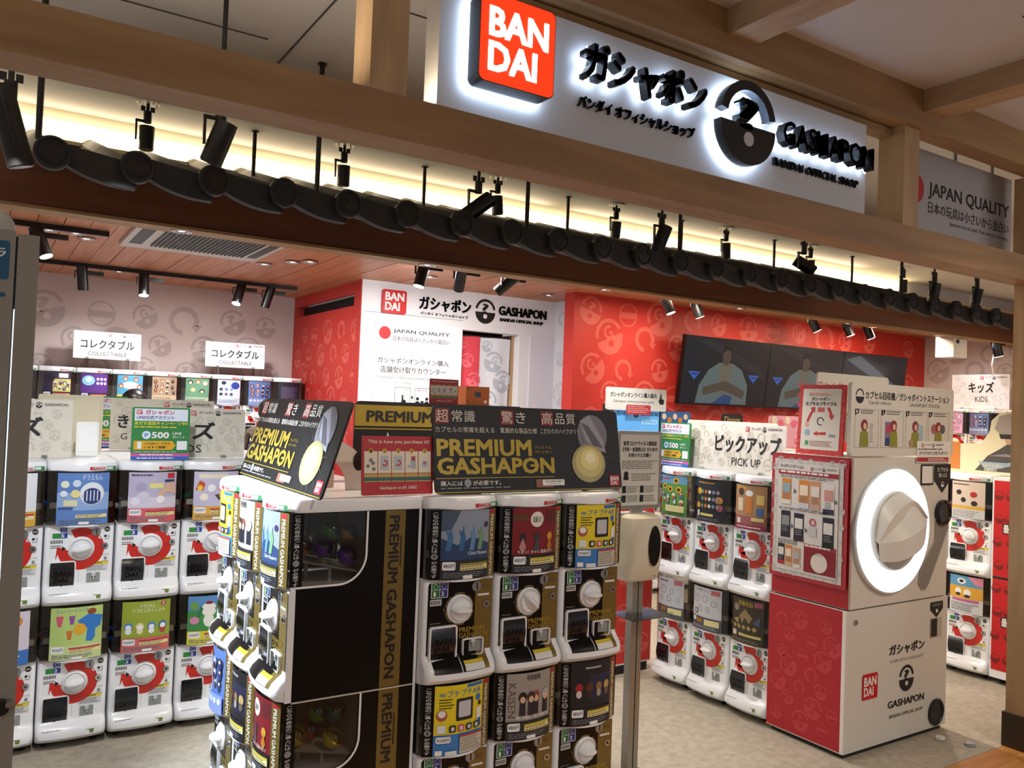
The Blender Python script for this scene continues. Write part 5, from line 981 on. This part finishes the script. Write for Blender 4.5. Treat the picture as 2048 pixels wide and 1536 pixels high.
# premium boards
def premium_board(loc, rot, lean, label, w=.865, h=.325):
    o, g = board('display_board', loc, rot, w, h, label, lean=lean, col='#0b0b0d', r=.02, t=.008)
    g2 = G(); g2.box(-w*.3, .008, 0, -w*.27, .06, h*.8, M('#d8c88c', .5)).box(w*.27, .008, 0, w*.3, .06, h*.8, M('#d8c88c', .5)); g2.build('back_support', o)
    GD = M('#b39a3e', .35, .35); WH = M('#d6d2c8', .5); U = lambda x: x*w; V = lambda y: y*h; RD = M('#7d1d20', .5)
    for a, ch, rest in ((.01, '超', '常識'), (.335, '驚', 'き'), (.55, '高', '品質')):
        g.rect(U(a), V(.79), U(a+.068), V(.965), RD, .0005); g.text(ch, U(a+.004), V(.805), U(a+.064), V(.95), WH, .001, 0)
        x = a+.08
        for c2 in rest: g.text(c2, U(x), V(.81), U(x+.052), V(.945), WH, .001, 0); x += .062
    g.text('カプセルの常識を超える', U(.01), V(.69), U(.3), V(.755), WH, .001, 0); g.text('驚異的な製品仕様', U(.33), V(.69), U(.525), V(.755), WH, .001, 0); g.text('こだわりのハイクオリティ', U(.545), V(.69), U(.785), V(.755), WH, .001, 0)
    g.text('PREMIUM', U(.012), V(.42), U(.49), V(.615), GD, .001, 2.6); g.text('GASHAPON', U(.012), V(.215), U(.61), V(.405), GD, .001, 2.6); g.rect(U(.478), V(.297), U(.525), V(.323), GD, .0016)
    g.text('プレミアム', U(.505), V(.51), U(.6), V(.545), GD, .001, 1); g.text('ガシャポン', U(.505), V(.455), U(.6), V(.49), GD, .001, 1)
    g.rect(U(.005), V(.17), U(.61), V(.178), GD, .001); g.rect(U(.005), V(.012), U(.995), V(.022), GD, .001)
    g.text('購入には', U(.025), V(.09), U(.13), V(.145), WH, .001, 1.4); g.disc(U(.155), V(.118), w*.017, GREY, .001); g.text('が必要です。', U(.18), V(.09), U(.32), V(.145), WH, .001, 1.4); g.dashes(U(.025), V(.05), U(.46), V(.075), 1, GREY, .001)
    g.rect(U(.505), V(.05), U(.6), V(.145), '#8c5a4a', .001); g.rrect(U(.54), V(.07), U(.66), V(.14), .003, PAPER, .0014); g.text('必要な硬貨の枚数は', U(.55), V(.108), U(.65), V(.13), INK, .002, 0); g.text('ここをチェック!', U(.56), V(.078), U(.64), V(.1), INK, .002, 0)
    brand_square(g, U(.925), V(.045), U(.985), V(.18), .001, M('#b8232c', .5)); g.build('board_print', o)
    # capsule picture: open lid over a lit half
    g = G(lambda u, v, d: (u-w/2, -.0012-d, v)); sh = M('#77767f', .5); sh2 = M('#9a99a4', .5)
    g.disc(U(.84), V(.69), w*.088, sh, .0006, rv=h*.25); g.poly([(U(.77), V(.86)), (U(.83), V(.93)), (U(.9), V(.62)), (U(.915), V(.46)), (U(.86), V(.5)), (U(.8), V(.62))], sh2, .001); g.poly([(U(.775), V(.84)), (U(.82), V(.8)), (U(.9), V(.52)), (U(.84), V(.55))], M('#5c5b64', .5), .0013)
    g.disc(U(.808), V(.33), w*.098, M('#a59a6c', .5), .0016, rv=h*.235); g.disc(U(.812), V(.35), w*.082, M('#c9b97a', .5), .0019, rv=h*.19); g.disc(U(.815), V(.38), w*.055, M('#e0d38e', .5), .0022, rv=h*.13); g.disc(U(.818), V(.4), w*.03, M('#f2ebbf', .5), .0025, rv=h*.07)
    for k in range(14):
        a = k*2*PI/14+.1; r1, r2 = .085, .15
        g.poly([(U(.815)+w*r1*math.cos(a-.03), V(.38)+w*r1*math.sin(a-.03)), (U(.815)+w*r1*math.cos(a+.03), V(.38)+w*r1*math.sin(a+.03)), (U(.815)+w*r2*math.cos(a), V(.38)+w*r2*math.sin(a))], M('#4a4530', .5), .0007)
    g.build('capsule_picture', o)
premium_board((1.812, 2.63, 1.297), 0, .17, 'black premium board with gold lettering on the front premium row')
premium_board((.93, 3.055, 1.297), R90, .30, 'black premium board tilted back on the left facing premium row, glaring capsule picture', w=.98, h=.335)
o, g = board('display_board', (1.66, 3.12, 1.296), 0, .80, .325, 'black board with gold PREMIUM band standing behind the front premium row', lean=0, col='#0b0b0d', r=.02)
g.rect(.0, .225, .80, .31, GOLDT, .0006); g.rect(0, .212, .8, .217, GOLDT, .0006); g.text('PREMIUM', .05, .242, .35, .288, INK, .0014, 2.4); g.text('GASHAPON', .38, .242, .74, .288, INK, .0014, 2.4); g.text('プレミアム', .32, .294, .42, .306, INK, .0014, .6); g.build('board_print', o)
G().loft([[(.0-.31, -.03, 0), (.0-.25, -.03, 0), (-.24, -.03, .06), (-.265, -.03, .2)], [(-.31, -.02, 0), (-.25, -.02, 0), (-.24, -.02, .06), (-.265, -.02, .2)]], WHITE, True, False).build('spike_support', o)
def how_board(loc, rot, w, h, label, lean=.1):
    o, g = board('instruction_board', loc, rot, w, h, label, lean=lean, col='#b52a34', r=.006)
    U = lambda x: x*w; V = lambda y: y*h
    g.text('This is how you purchase it!!', U(.08), V(.855), U(.95), V(.935), M('#ead9c8', .5), .001, 1.6); g.text('Gashapon as #1 Gift!!', U(.24), V(.08), U(.76), V(.15), M('#ead9c8', .5), .001, 1.6)
    for i in range(5):
        a = .03+.19*i; g.rect(U(a), V(.37), U(a+.18), V(.74), M('#e4dccb', .5), .0006); g.rect(U(a), V(.22), U(a+.18), V(.36), M('#c9a05a', .5), .0006); g.rect(U(a), V(.24), U(a+.18), V(.3), M('#2f6a6a', .5), .001); g.disc(U(a+.09), V(.745), w*.032, M('#e0b83a', .5), .0012, n=12); g.text(str(i+1), U(a+.075), V(.72), U(a+.105), V(.77), INK, .0018, 1)
        c = (a+.09, .54)
        if i == 0:
            for dx, dy in ((-.04, -.05), (.03, 0), (.04, -.1), (.0, .05)): g.disc(U(c[0]+dx), V(c[1]+dy), w*.025, M('#77756f', .5), .0014, n=10)
        elif i in (1, 2): g.rect(U(c[0]-.06), V(.42), U(c[0]+.06), V(.66), M('#b7c0c8', .5), .0012); g.arc(U(c[0]), V(c[1]), w*.022, w*.042, -150, 110, M('#c2313a', .5), .0016, 10)
        elif i == 3: g.rect(U(c[0]-.01), V(.44), U(c[0]+.06), V(.66), M('#a9b4c0', .5), .0012); g.disc(U(c[0]-.04), V(.48), w*.02, M('#9ab8cc', .5), .0014, n=10); g.rect(U(c[0]), V(.58), U(c[0]+.05), V(.65), '#c2313a', .0016)
        else: g.disc(U(c[0]), V(.52), w*.045, M('#a8bcd0', .5), .0012, n=12); g.disc(U(c[0]), V(.54), w*.02, M('#c8606a', .5), .0016, n=10)
    g.build('board_print', o)
how_board((1.248, 2.66, 1.297), 0, .272, .205, 'red purchase instruction board on the premium machines beside the black board')
# white acrylic arch and pink box behind it
g = G(); prof = []
for i in range(15):
    a = PI*i/14*.5; prof.append((1.03+.2*math.sin(a), 1.30+.185*math.cos(a)))
P2 = [(x, z) for x, z in prof]+[(1.235, 1.29), (1.13, 1.29)]+[(1.03+.1*math.sin(PI*i/20), 1.30+.12*math.cos(PI*i/20)) for i in range(10, -1, -1)]
g.pl = lambda u, v, d: (u, 2.86-d, v); g.prism(P2, 0, .006, M('#e4e2da', .35))
o = g.build('acrylic_arch', label='white curved acrylic stand with a dark oval hole behind the red board', cat='stand')
g = G(lambda u, v, d: (u, 2.851-d, v)); g.disc(1.175, 1.40, .022, M('#17150f', .5), 0, rv=.035); g.build('oval_hole', o)
G().box(1.02, 2.95, 1.296, 1.12, 3.1, 1.40, M('#d9b5a8', .5)).box(1.02, 2.949, 1.36, 1.12, 2.95, 1.40, M('#b8303c', .5)).build('small_carton', label='small pink carton with a red band behind the tilted black board', cat='box')

for x, y, a, c, lb in ((3.72, 3.02, .3, '#f2f0e8', 'white paper sheet lying on the machine lids before the pick up sign'), (3.68, 3.3, -.4, '#e8e6e0', 'second white sheet lying on the lids under the pick up sign')):
    G().box(-.1, -.07, 0, .1, .07, .001, M(c, .5)).build('paper_sheet', None, (x, y, 1.2945), a, label=lb, cat='paper')
# ------------------------------------------------------------------ sanitizer stand, online guide kiosk, coin changer
SS = empty('sanitizer_stand', (2.41, 2.72, 0), 0, 'automatic hand sanitizer on a grey pole with framed notice, beside the premium row', 'sanitizer stand')
AL = M('#9c988e', .35, .7)
G().box(-.028, -.02, .02, .0, .02, .95, AL).box(.006, -.02, .02, .03, .02, .95, AL).box(-.028, .0, .95, .03, .02, 1.22, AL).build('pole', SS)
G().box(-.16, -.14, 0, .16, .14, .02, AL).build('base_plate', SS)
g = G(); BE = M('#cfc8b4', .4)
def dsec(z, w, f, r): return [(x-.015, y, z) for x, y in [(-w, .04)]+[(-w+r-r*math.cos(math.radians(a)), -f+r-r*math.sin(math.radians(a))) for a in (0, 30, 60, 90)]+[(w-r+r*math.sin(math.radians(a)), -f+r-r*math.cos(math.radians(a))) for a in (0, 30, 60, 90)]+[(w, .04)]]
g.loft([dsec(.905, .082, .07, .03), dsec(.915, .09, .08, .03), dsec(1.0, .094, .095, .035), dsec(1.12, .094, .10, .04), dsec(1.17, .09, .09, .04), dsec(1.185, .075, .06, .03)], BE); g.build('dispenser', SS)
g = G(lambda u, v, d: (u-.015, -.099-d, v)); g.disc(.03, 1.055, .034, M('#0c0b0a', .15), .001, rv=.085, n=28); g.disc(.03, .93, .003, INK, .004); g.build('sensor_window', SS)
G().box(-.11, -.12, .755, .11, .04, .759, clear('acrylic', '#eef0f0', -.2, .2)).box(-.11, -.122, .755, .11, -.12, .775, clear('acrylic', '#eef0f0', -.2, .2)).build('drip_shelf', SS)
fr = G(); frame_ring_y = None
g = G(); X0, X1, Z0, Z1 = -.125, .125, 1.2, 1.535
g.loft([[(x, y, z) for x, z in rr(X0, Z0, X1, Z1, .012, 4)] for y in (-.005, .015)], AL, True, False); g.build('notice_frame', SS)
g = G(lambda u, v, d: (u-.125, -.0055-d, v+1.2)); g.rect(.014, .016, .236, .32, M('#cfcdc4', .5), 0)
g.text('新型コロナウイルス感染症', .03, .272, .22, .292, INK, .001, 1.6); g.text('《予防・拡散防止》のための', .025, .247, .225, .266, INK, .001, 1.6); g.text('お知らせとお願い', .06, .223, .19, .241, INK, .001, 1.6)
g.dashes(.025, .17, .225, .21, 5, M('#6d6a62', .5), .001, .4); g.disc(.05, .15, .013, INK, .001); g.rect(.036, .125, .064, .14, INK, .001); g.dashes(.08, .12, .225, .155, 4, M('#6d6a62', .5), .001, .4)
for a, b in ((.03, .07), (.13, .07), (.03, .03), (.13, .03)): g.rect(a, b, a+.022, b+.03, INK, .001); g.dashes(a+.028, b, a+.092, b+.03, 4, M('#6d6a62', .5), .001, .4)
g.build('notice_sheet', SS)
KI = empty('online_guide_kiosk', (3.45, 3.92, 0), 0, 'blue screened online purchase guide kiosk with white header, by the red wall', 'kiosk')
G().box(-.17, 0, .06, .17, .42, 1.14, M('#d9d9dc', .4)).box(-.16, .02, 0, .16, .4, .06, DK).build('cabinet', KI)
g = G(lambda u, v, d: (u, -.001-d, v)); g.rect(-.165, .07, .165, 1.13, WREDW, 0); pattern(g, -.16, .08, .16, 1.12, WREDP, WREDW, .16, .0006, .42, 3, 12); g.build('red_print', KI)
G().box(-.2, .05, 1.14, .24, .1, 1.66, BLACK).build('screen_frame', KI)
g = G(lambda u, v, d: (u, .049-d, v)); g.rect(-.185, 1.16, .225, 1.64, M('#5aa0dc', .4, 0, .35), 0); brand_square(g, -.18, 1.575, -.15, 1.625, .001); g.text('ガシャポン', -.13, 1.59, -.01, 1.625, INK, .001, 1); capsule_logo(g, .03, 1.6, .02, INK, PAPER, .001); g.text('GASHAPON', .07, 1.592, .215, 1.618, INK, .001, 1); g.rrect(.08, 1.54, .21, 1.57, .004, M('#8cc4ee', .4, 0, .35), .001); g.text('オンライン', .09, 1.545, .2, 1.565, INK, .002, .6); g.build('screen', KI)
g = G(); g.loft([[(x, y, z) for x, z in rr(-.225, 1.625, .265, 1.765, .012, 4)] for y in (.03, .045)], M('#dedcd6', .45), True, False); g.build('header_board', KI)
g = G(lambda u, v, d: (u, .0295-d, v)); g.text('ガシャポンオンライン購入案内', -.2, 1.705, .18, 1.737, INK, 0, 1.6); g.text('Gashapon online purchase guide', -.175, 1.668, .16, 1.69, M('#3a3a3a', .5), 0, .2)
g.poly([(.205, 1.7), (.215, 1.735), (.222, 1.735), (.224, 1.705), (.245, 1.7), (.243, 1.67), (.212, 1.668), (.198, 1.69)], INK, 0); g.arc(.218, 1.738, .009, .011, 0, 360, GREY, 0, 12); g.build('header_print', KI)
g = G(lambda u, v, d: (u, .026-d, v)); g.rrect(-.07, 1.6, .13, 1.66, .006, M('#b8323c', .5), 0); g.dashes(-.06, 1.61, .12, 1.655, 4, M('#e6b0ac', .5), .001, .4); g.build('notice_sticker', KI)
CC = empty('coin_changer', (2.47, 4.6, 0), 0, 'white coin changer cabinet behind the premium island', 'cabinet')
G().box(-.36, -.2, 0, .36, .2, 1.62, M('#e6e4e0', .4)).build('cabinet_body', CC)
g = G(lambda u, v, d: (u, -.201-d, v)); g.rect(-.3, .9, .3, 1.5, '#c8c9cc', 0); g.rect(-.1, 1.2, .1, 1.4, '#22303c', .001); g.rect(-.2, 1.0, -.05, 1.06, INK, .001); g.build('front_panel', CC)
how_board((2.35, 4.42, 1.621), 0, .195, .15, 'small red purchase instruction board beside the orange cash box', lean=.02)
OB = empty('cash_box', (2.585, 4.5, 1.621), 0, 'orange cash box with small dark display and a round lock', 'cash box')
G().box(-.083, -.08, 0, .083, .06, .115, M('#d9701a', .45)).build('box_body', OB)
g = G(lambda u, v, d: (u, -.081-d, v)); g.rect(-.022, .05, .022, .08, M('#1c3560', .3), 0); g.rect(-.07, .085, -.066, .105, DK, 0); g.rect(-.07, .01, -.066, .03, DK, 0); g.disc(.055, .022, .01, METAL, .001); g.build('box_details', OB)

# ------------------------------------------------------------------ white counter wall: letters, poster, curtains
CWS = empty('wall_lettering', (0, 6.88, 0), 0, 'black wall letters and red square with round capsule emblem above the doorway', 'sign')
g = G(); g.loft([[(x, y, z) for x, z in rr(2.985, 2.42, 3.22, 2.632, .02, 4)] for y in (-.03, 0)], RED, True, False); g.build('red_square', CWS)
g = G(lambda u, v, d: (u, -.0305-d, v)); g.text('BAN', 3.01, 2.535, 3.195, 2.61, PAPER, 0, 2.6); g.text('DAI', 3.01, 2.445, 3.155, 2.52, PAPER, 0, 2.6); g.build('square_letters', CWS)
g = G(); g.pl = lambda u, v, d: (u, -d, v)
g.text3('ガシャポン', 3.36, 2.485, 3.905, 2.612, 0, .015, INK, 2); g.text3('バンダイ オフィシャルショップ', 3.375, 2.437, 3.88, 2.468, 0, .008, INK, .8); g.text3('GASHAPON', 4.22, 2.51, 4.785, 2.6, 0, .015, INK, 2); g.text3('BANDAI OFFICIAL SHOP', 4.24, 2.452, 4.75, 2.484, 0, .01, INK, 1.6)
capsule_logo(g, 4.07, 2.525, .112, INK, WALLW, .004); g.build('letters', CWS)
CP = empty('counter_poster', (0, 6.878, 0), 0, 'large white Japan Quality pick-up counter poster with red disc', 'poster')
G().box(2.93, -.004, 1.05, 3.81, 0, 2.352, M('#eeeef4', .5)).build('poster_sheet', CP)
g = G(lambda u, v, d: (u, -.0045-d, v)); g.disc(3.03, 2.243, .058, M('#cc1f2a', .5), 0); g.text('JAPAN QUALITY', 3.112, 2.222+.02, 3.69, 2.285, INK, 0, 1.2); g.text('日本の玩具は小さいから面白い', 3.112, 2.176, 3.69, 2.222, INK, 0, .6)
g.text('ガシャポンオンライン購入', 2.97, 1.97, 3.69, 2.025, INK, 0, 1.2); g.text('店舗受け取りカウンター', 3.0, 1.885, 3.66, 1.945, INK, 0, 1.2); g.text('Gashapon online purchase pick-up counter', 2.97, 1.825, 3.75, 1.862, M('#5a5a60', .5), 0, 0); g.text('サービス内容', 3.15, 1.785, 3.31, 1.808, INK, 0, 0)
for a, t in ((3.15, 'ネットで注文'), (3.35, '店舗で受け取り')):
    for q in ((a, 1.5, a+.155, 1.504), (a, 1.756, a+.155, 1.76), (a, 1.5, a+.004, 1.76), (a+.151, 1.5, a+.155, 1.76)): g.rect(*q, INK, 0)
    g.text(t, a+.02, 1.728, a+.135, 1.748, INK, 0, 0)
g.poly([(3.315, 1.69), (3.315, 1.65), (3.34, 1.67)], INK, 0); g.arc(3.23, 1.68, .018, .022, 0, 360, GREY, 0, 14); g.poly([(3.222, 1.69), (3.235, 1.69), (3.238, 1.65), (3.265, 1.64), (3.26, 1.56), (3.22, 1.56), (3.2, 1.61), (3.22, 1.63)], INK, 0)
for u in (3.38, 3.475): g.disc(u, 1.66, .016, INK, 0, n=12); g.disc(u, 1.615, .024, INK, 0, n=12, a1=PI)
g.disc(3.428, 1.64, .02, INK, 0, a0=PI, a1=2*PI, n=10); g.build('poster_print', CP)
def curtain(x0, x1, col, pc, label, seed):
    o = empty('door_curtain', ((x0+x1)/2, 6.99, 0), 0, label, 'curtain'); w = x1-x0
    wav = lambda u, v: -.012*math.sin((u+seed)*26)*(2.4-v)*1.2-.01*math.sin(u*11+seed)
    g = G(); n, k = 18, 12; V = []
    for j in range(k+1):
        z = 2.29-(1.35)*j/k
        for i in range(n+1): u = -w/2+w*i/n*(1-.04*j/k*(1 if seed else .4)); V.append((u, wav(u, z), z))
    g.add(V, [(j*(n+1)+i, j*(n+1)+i+1, (j+1)*(n+1)+i+1, (j+1)*(n+1)+i) for j in range(k) for i in range(n)], M(col, .8), True); g.build('cloth', o)
    g = G(lambda u, v, d: (u, wav(u, v)-.004-d, v), .04); m = M(pc, .8)
    for i, (u, v, r) in enumerate(((-.02, 2.05, .09), (.08, 1.86, .1), (-.08, 1.66, .1), (.1, 1.55, .07), (-.09, 2.2, .05))): capsule_logo(g, u*w/.33, v, r*w/.33, m, M(col, .8), 0, -.4, 'GG?G?'[i])
    g.build('cloth_print', o); return o
curtain(3.845, 4.085, '#d94452', '#e8707a', 'red patterned door curtain in the white wall doorway', 0); curtain(4.09, 4.44, '#dfe2ea', '#b7bcc8', 'white patterned door curtain in the white wall doorway', 1)
G().cyl((3.83, 6.99, 2.295), (4.48, 6.99, 2.295), .008, DK, n=8).build('curtain_rod', label='dark rod holding the two door curtains', cat='rod')

# ------------------------------------------------------------------ wall screens
for i, nm in enumerate(('left', 'middle', 'right')):
    x0 = 5.80+1.245*i; o = empty('wall_screen', (x0+.62, 6.0, 1.71), 0, nm+' dark screen of the three on the red wall'+(', person in pale jacket' if i < 2 else ', with a painted reflection streak'), 'screen', 'wall screens'); o.rotation_euler = (.14, 0, 0)
    o.rotation_euler = (.13, 0, 0)
    G().box(-.62, 0, 0, .62, .05, .69, M('#08090a', .3)).build('screen_housing', o)
    e = lambda c, s=.55: SCR(c, s)
    g = G(lambda u, v, d: (u-.62, -.001-d, v)); g.rect(.008, .01, 1.232, .68, e('#1d2733', .5), 0); g.poly([(.1, .66), (.35, .66), (1.1, .42), (1.2, .3)], e('#38424a', .4), .0005)  # the pale diagonal band is a reflection painted over the picture
    if i < 2:
        k = .05*i
        g.poly([(.22, .02), (.25, .2), (.36, .36), (.5, .44), (.7, .44), (.84, .38), (.95, .22), (.96, .02)], e('#8fa3a2', .5), .001); g.poly([(.5, .44), (.7, .44), (.66, .1), (.56, .1)], e('#a09a86', .5), .0015)
        g.poly([(.3, .18), (.62, .26), (.92, .16), (.9, .08), (.6, .16), (.32, .1)], e('#7d6f5c', .5), .002); g.poly([(.45, .02), (.62, .12), (.74, .1), (.72, .02)], e('#3a6aae', .5), .0024)
        g.disc(.6, .5, .062, e('#7d6b60', .45), .002, rv=.085); g.poly([(.54, .54), (.55, .6), (.6, .625), (.66, .6), (.665, .54), (.64, .57), (.58, .57)], e('#1c1a1c', .3), .0026)
        for u, v in ((.16, .3), (1.02, .3)): g.poly([(u-.08, v+.035), (u+.09, v+.035), (u+.01, v-.05)], e('#3f74d8', .8), .001); g.rect(u-.03, v+.005, u+.05, v+.015, e('#1d2733', .5), .0015)
    else: g.poly([(.05, .6), (.3, .66), (1.15, .3), (1.0, .26)], e('#8a929a', .5), .001); g.poly([(.1, .28), (.28, .28), (.2, .2)], e('#3f74d8', .8), .001)  # third screen: a brighter reflection streak painted on
    g.build('picture_and_glare', o)
for x, z, w, h, c, c2, t, lab in ((5.5, 1.30, .40, .33, '#2f6ab0', '#d88a4a', '', 'blue and orange cut-out topper board below the left screen'), (5.86, 1.30, .2, .24, '#7aa4d0', '#dfe6ee', '', 'small pale blue topper board below the left screen'), (6.27, 1.30, .3, .33, '#17181c', '#d8c088', 'Disney', 'black topper board lettered Disney below the middle screen'), (6.62, 1.30, .36, .25, '#2a2a30', '#7aa43a', '', 'dark topper board with a green strip below the middle screen'), (7.1, 1.30, .6, .33, '#e0a4bc', '#d8688a', '', 'pink topper board with coloured shapes beside the recycling poster')):
    o, g = board('topper_board', (x, 5.72, z), 0, w, h, lab, lean=0, col=c, r=.04)
    if t: g.text(t, .04, h*.68, w-.04, h*.92, M(c2, .5), .001, 0)
    else:
        for k in range(5): g.disc(w*(.15+.17*k), h*(.86-.1*(k % 2)), w*.07, M(c2 if k % 2 else '#e6d8c4', .5), .0006+.0002*k, n=14)
    g.build('board_print', o)

# ------------------------------------------------------------------ standee, hanging projector, cables
o = empty('cardboard_standee', (5.56, 2.86, 1.296), R90, 'cream edged cardboard standee with pale top and dark lower half beside the right pillar', 'standee')
Y0 = lambda a: a
pts = [(-.28, 0), (.3, 0), (.3, .33), (.17, .40), (.12, .41), (.05, .40), (0, .35), (-.01, .28), (-.06, .2), (-.2, .19), (-.23, .22), (-.28, .22)]
g = G(); g.pl = lambda u, v, d: (u, -d, v); g.prism(pts, -.004, 0, M('#e6dcb8', .5)); g.build('board', o)
g = G(lambda u, v, d: (u, -.0005-d, v))
g.poly([(.02, .3), (.05, .38), (.12, .4), (.2, .37), (.26, .35), (.26, .26), (.06, .26)], M('#a89c90', .5), .0006); g.poly([(.07, .26), (.24, .26), (.22, .2), (.17, .17), (.1, .2)], M('#d0a07c', .5), .0006); g.poly([(.05, .265), (.25, .265), (.24, .235), (.06, .235)], M('#1b1a1c', .5), .001)
g.poly([(-.1, .02), (-.02, .12), (.06, .17), (.1, .2), (.22, .2), (.28, .17), (.28, .02)], M('#4a4641', .5), .0008); g.poly([(-.02, .12), (.1, .14), (.2, .11), (.1, .12)], M('#8d7d8c', .5), .0012)
g.poly([(-.08, .08), (-.02, .02), (.12, .06), (.26, .11), (.27, .125), (.1, .08)], M('#8fa6b4', .5), .0014); g.text('SATORU', -.05, .045, .08, .068, M('#d0c4b0', .5), .002, 2); g.text('GOJO', -.04, .012, .04, .038, M('#d0c4b0', .5), .002, 2); g.rect(-.27, .02, -.2, .2, '#c87a34', .0008); g.build('board_print', o)
PJ = empty('projector', (8.86, 5.0, 2.33), 0, 'white box projector hanging from the ceiling near the right pillar', 'projector')
G().box(-.13, -.1, 0, .13, .1, .22, M('#cfcbc6', .45)).box(-.02, -.02, .22, .02, .02, .37, AL).build('housing', PJ); G().box(-.08, -.104, .15, -.03, -.1, .19, BLACK).build('port', PJ)
G().tube([(9.65, 4.95, 2.45), (9.7, 5.0, 2.3), (9.85, 5.05, 2.15), (9.92, 5.05, 2.02)], .008, M('#f0f0f0', .4), 6).build('cable', label='white cable hanging down to the kids sign', cat='cable')

# ------------------------------------------------------------------ left kiosk at the photo edge
LK = empty('camera_notice_post', (0, 1.9, 0), 0, 'dark grey post with blue camera notice and thin light strip at the left edge', 'post')
DG = M('#9a9486', .5); G().box(-.28, 0, 0, .045, .1, 1.93, DG).box(.049, 0, 0, .086, .1, 1.925, DG).box(.045, .01, 0, .049, .1, 1.92, BLACK).build('post_body', LK)
G().box(.0475, .003, .9, .0495, .009, 1.775, M('#d8f0ff', .5, 0, 3)).build('light_strip', LK)
g = G(lambda u, v, d: (u, -.001-d, v)); g.rrect(-.25, 1.832, .036, 1.908, .006, M('#175a80', .5), 0); g.text('防犯カメラ', -.12, 1.872, .03, 1.895, PAPER, .001, 1.4); g.text('作動中', -.07, 1.842, .012, 1.86, PAPER, .001, 1.4); g.rrect(-.25, 1.798, .032, 1.806, .002, M('#175a80', .5), 0); g.build('notice_print', LK)
G().sph((-.0, .05, 1.935), .046, M('#b9b4aa', .45), 20, 8).build('camera_dome', LK)
g = G().box(-.28, -.012, .999, .06, 0, 1.012, BLACK).cyl((.062, -.02, 1.0), (.062, 0, 1.0), .014, BLACK, n=14).cyl((.074, -.022, 1.006), (.074, 0, 1.006), .006, METAL, n=10); g.build('latch', LK)

# ------------------------------------------------------------------ two customers between the rows
def person(x, y, h, rz, label, shirt):
    o = empty('person', (x, y, 0), rz, label, 'person'); k = h/1.7
    J = [((0, 0, .95), .13), ((0, 0, 1.15), .12), ((0, .01, 1.36), .15), ((0, 0, 1.46), .055), ((0, -.015, 1.54), .06)]
    J += [((s*.1, 0, .86), .095) for s in (-1, 1)]+[((s*.11, -.02, .48), .06) for s in (-1, 1)]+[((s*.11, .02, .08), .042) for s in (-1, 1)]+[((s*.12, -.12, .03), .035) for s in (-1, 1)]
    J += [((s*.19, 0, 1.4), .055) for s in (-1, 1)]+[((s*.25, .02, 1.12), .042) for s in (-1, 1)]+[((s*.22, -.16, .98), .03) for s in (-1, 1)]
    E = [(0, 1), (1, 2), (2, 3), (3, 4), (0, 5), (0, 6), (5, 7), (6, 8), (7, 9), (8, 10), (9, 11), (10, 12), (2, 13), (2, 14), (13, 15), (14, 16), (15, 17), (16, 18)]
    for s, w in ((-1, 17), (1, 18)):
        for f in range(5):
            b = len(J); a = -.03+.015*f
            J += [((s*.22+a*.5, -.2, .955), .0085), ((s*.22+a, -.25+.02*(f == 0)-.0, .93+.01*(f == 0)), .008)]; E += [(w, b), (b, b+1)]
    me = bpy.data.meshes.new('body'); me.from_pydata([tuple(c*k for c in p) for p, r in J], E, []); b = put(me, 'body', o); me.materials.append(M(shirt, .8))
    md = b.modifiers.new('skin', 'SKIN'); ly = me.skin_vertices[0] if me.skin_vertices else None
    for i, (p, r) in enumerate(J): me.skin_vertices[0].data[i].radius = (r*k, r*k*.85)
    me.skin_vertices[0].data[0].use_root = True; b.modifiers.new('sub', 'SUBSURF').levels = 1; b.modifiers['sub'].render_levels = 1
    g = G(); S = M('#d8ac8c', .6)
    g.sph((0, -.01, 1.60*1), .085, S, 20, 12); g.cyl((0, -.09, 1.60), (0, -.112, 1.585), .012, S, .008, 8); g.sph((-.086, 0, 1.595), .018, S, 8, 6); g.sph((.086, 0, 1.595), .018, S, 8, 6)
    for s in (-1, 1): g.sph((s*.03, -.083, 1.615), .009, INK, 8, 6)
    g.box(-.02, -.094, 1.56, .02, -.088, 1.565, M('#a8564a', .6)); g.v = [(a*k, b_*k, c*k) for a, b_, c in g.v]; g.build('head', o)
    g = G(); H = noisy('black hair', '#0a090a', '#1c191a', 60, .35, (1, 1, .1)); g.sph((0, .012, 1.612), .1, H, 24, 10, PI*.42, PI); g.sph((0, .03, 1.59), .096, H, 20, 10)
    g.v = [(a*k, b_*k, c*k) for a, b_, c in g.v]; g.build('hair', o); return o
person(1.02, 6.15+.95, 1.64, PI, 'person with black hair, only the top of the head visible over the middle row', '#3a3e48')
person(2.15, 7.3, 1.60, 2.6, 'person behind the tilted black board, only a sliver of black hair visible', '#6a5a50')
print('OBJECTS', len(bpy.data.objects), 'TRIS', sum(len(o.data.polygons) for o in bpy.data.objects if o.type == 'MESH'))
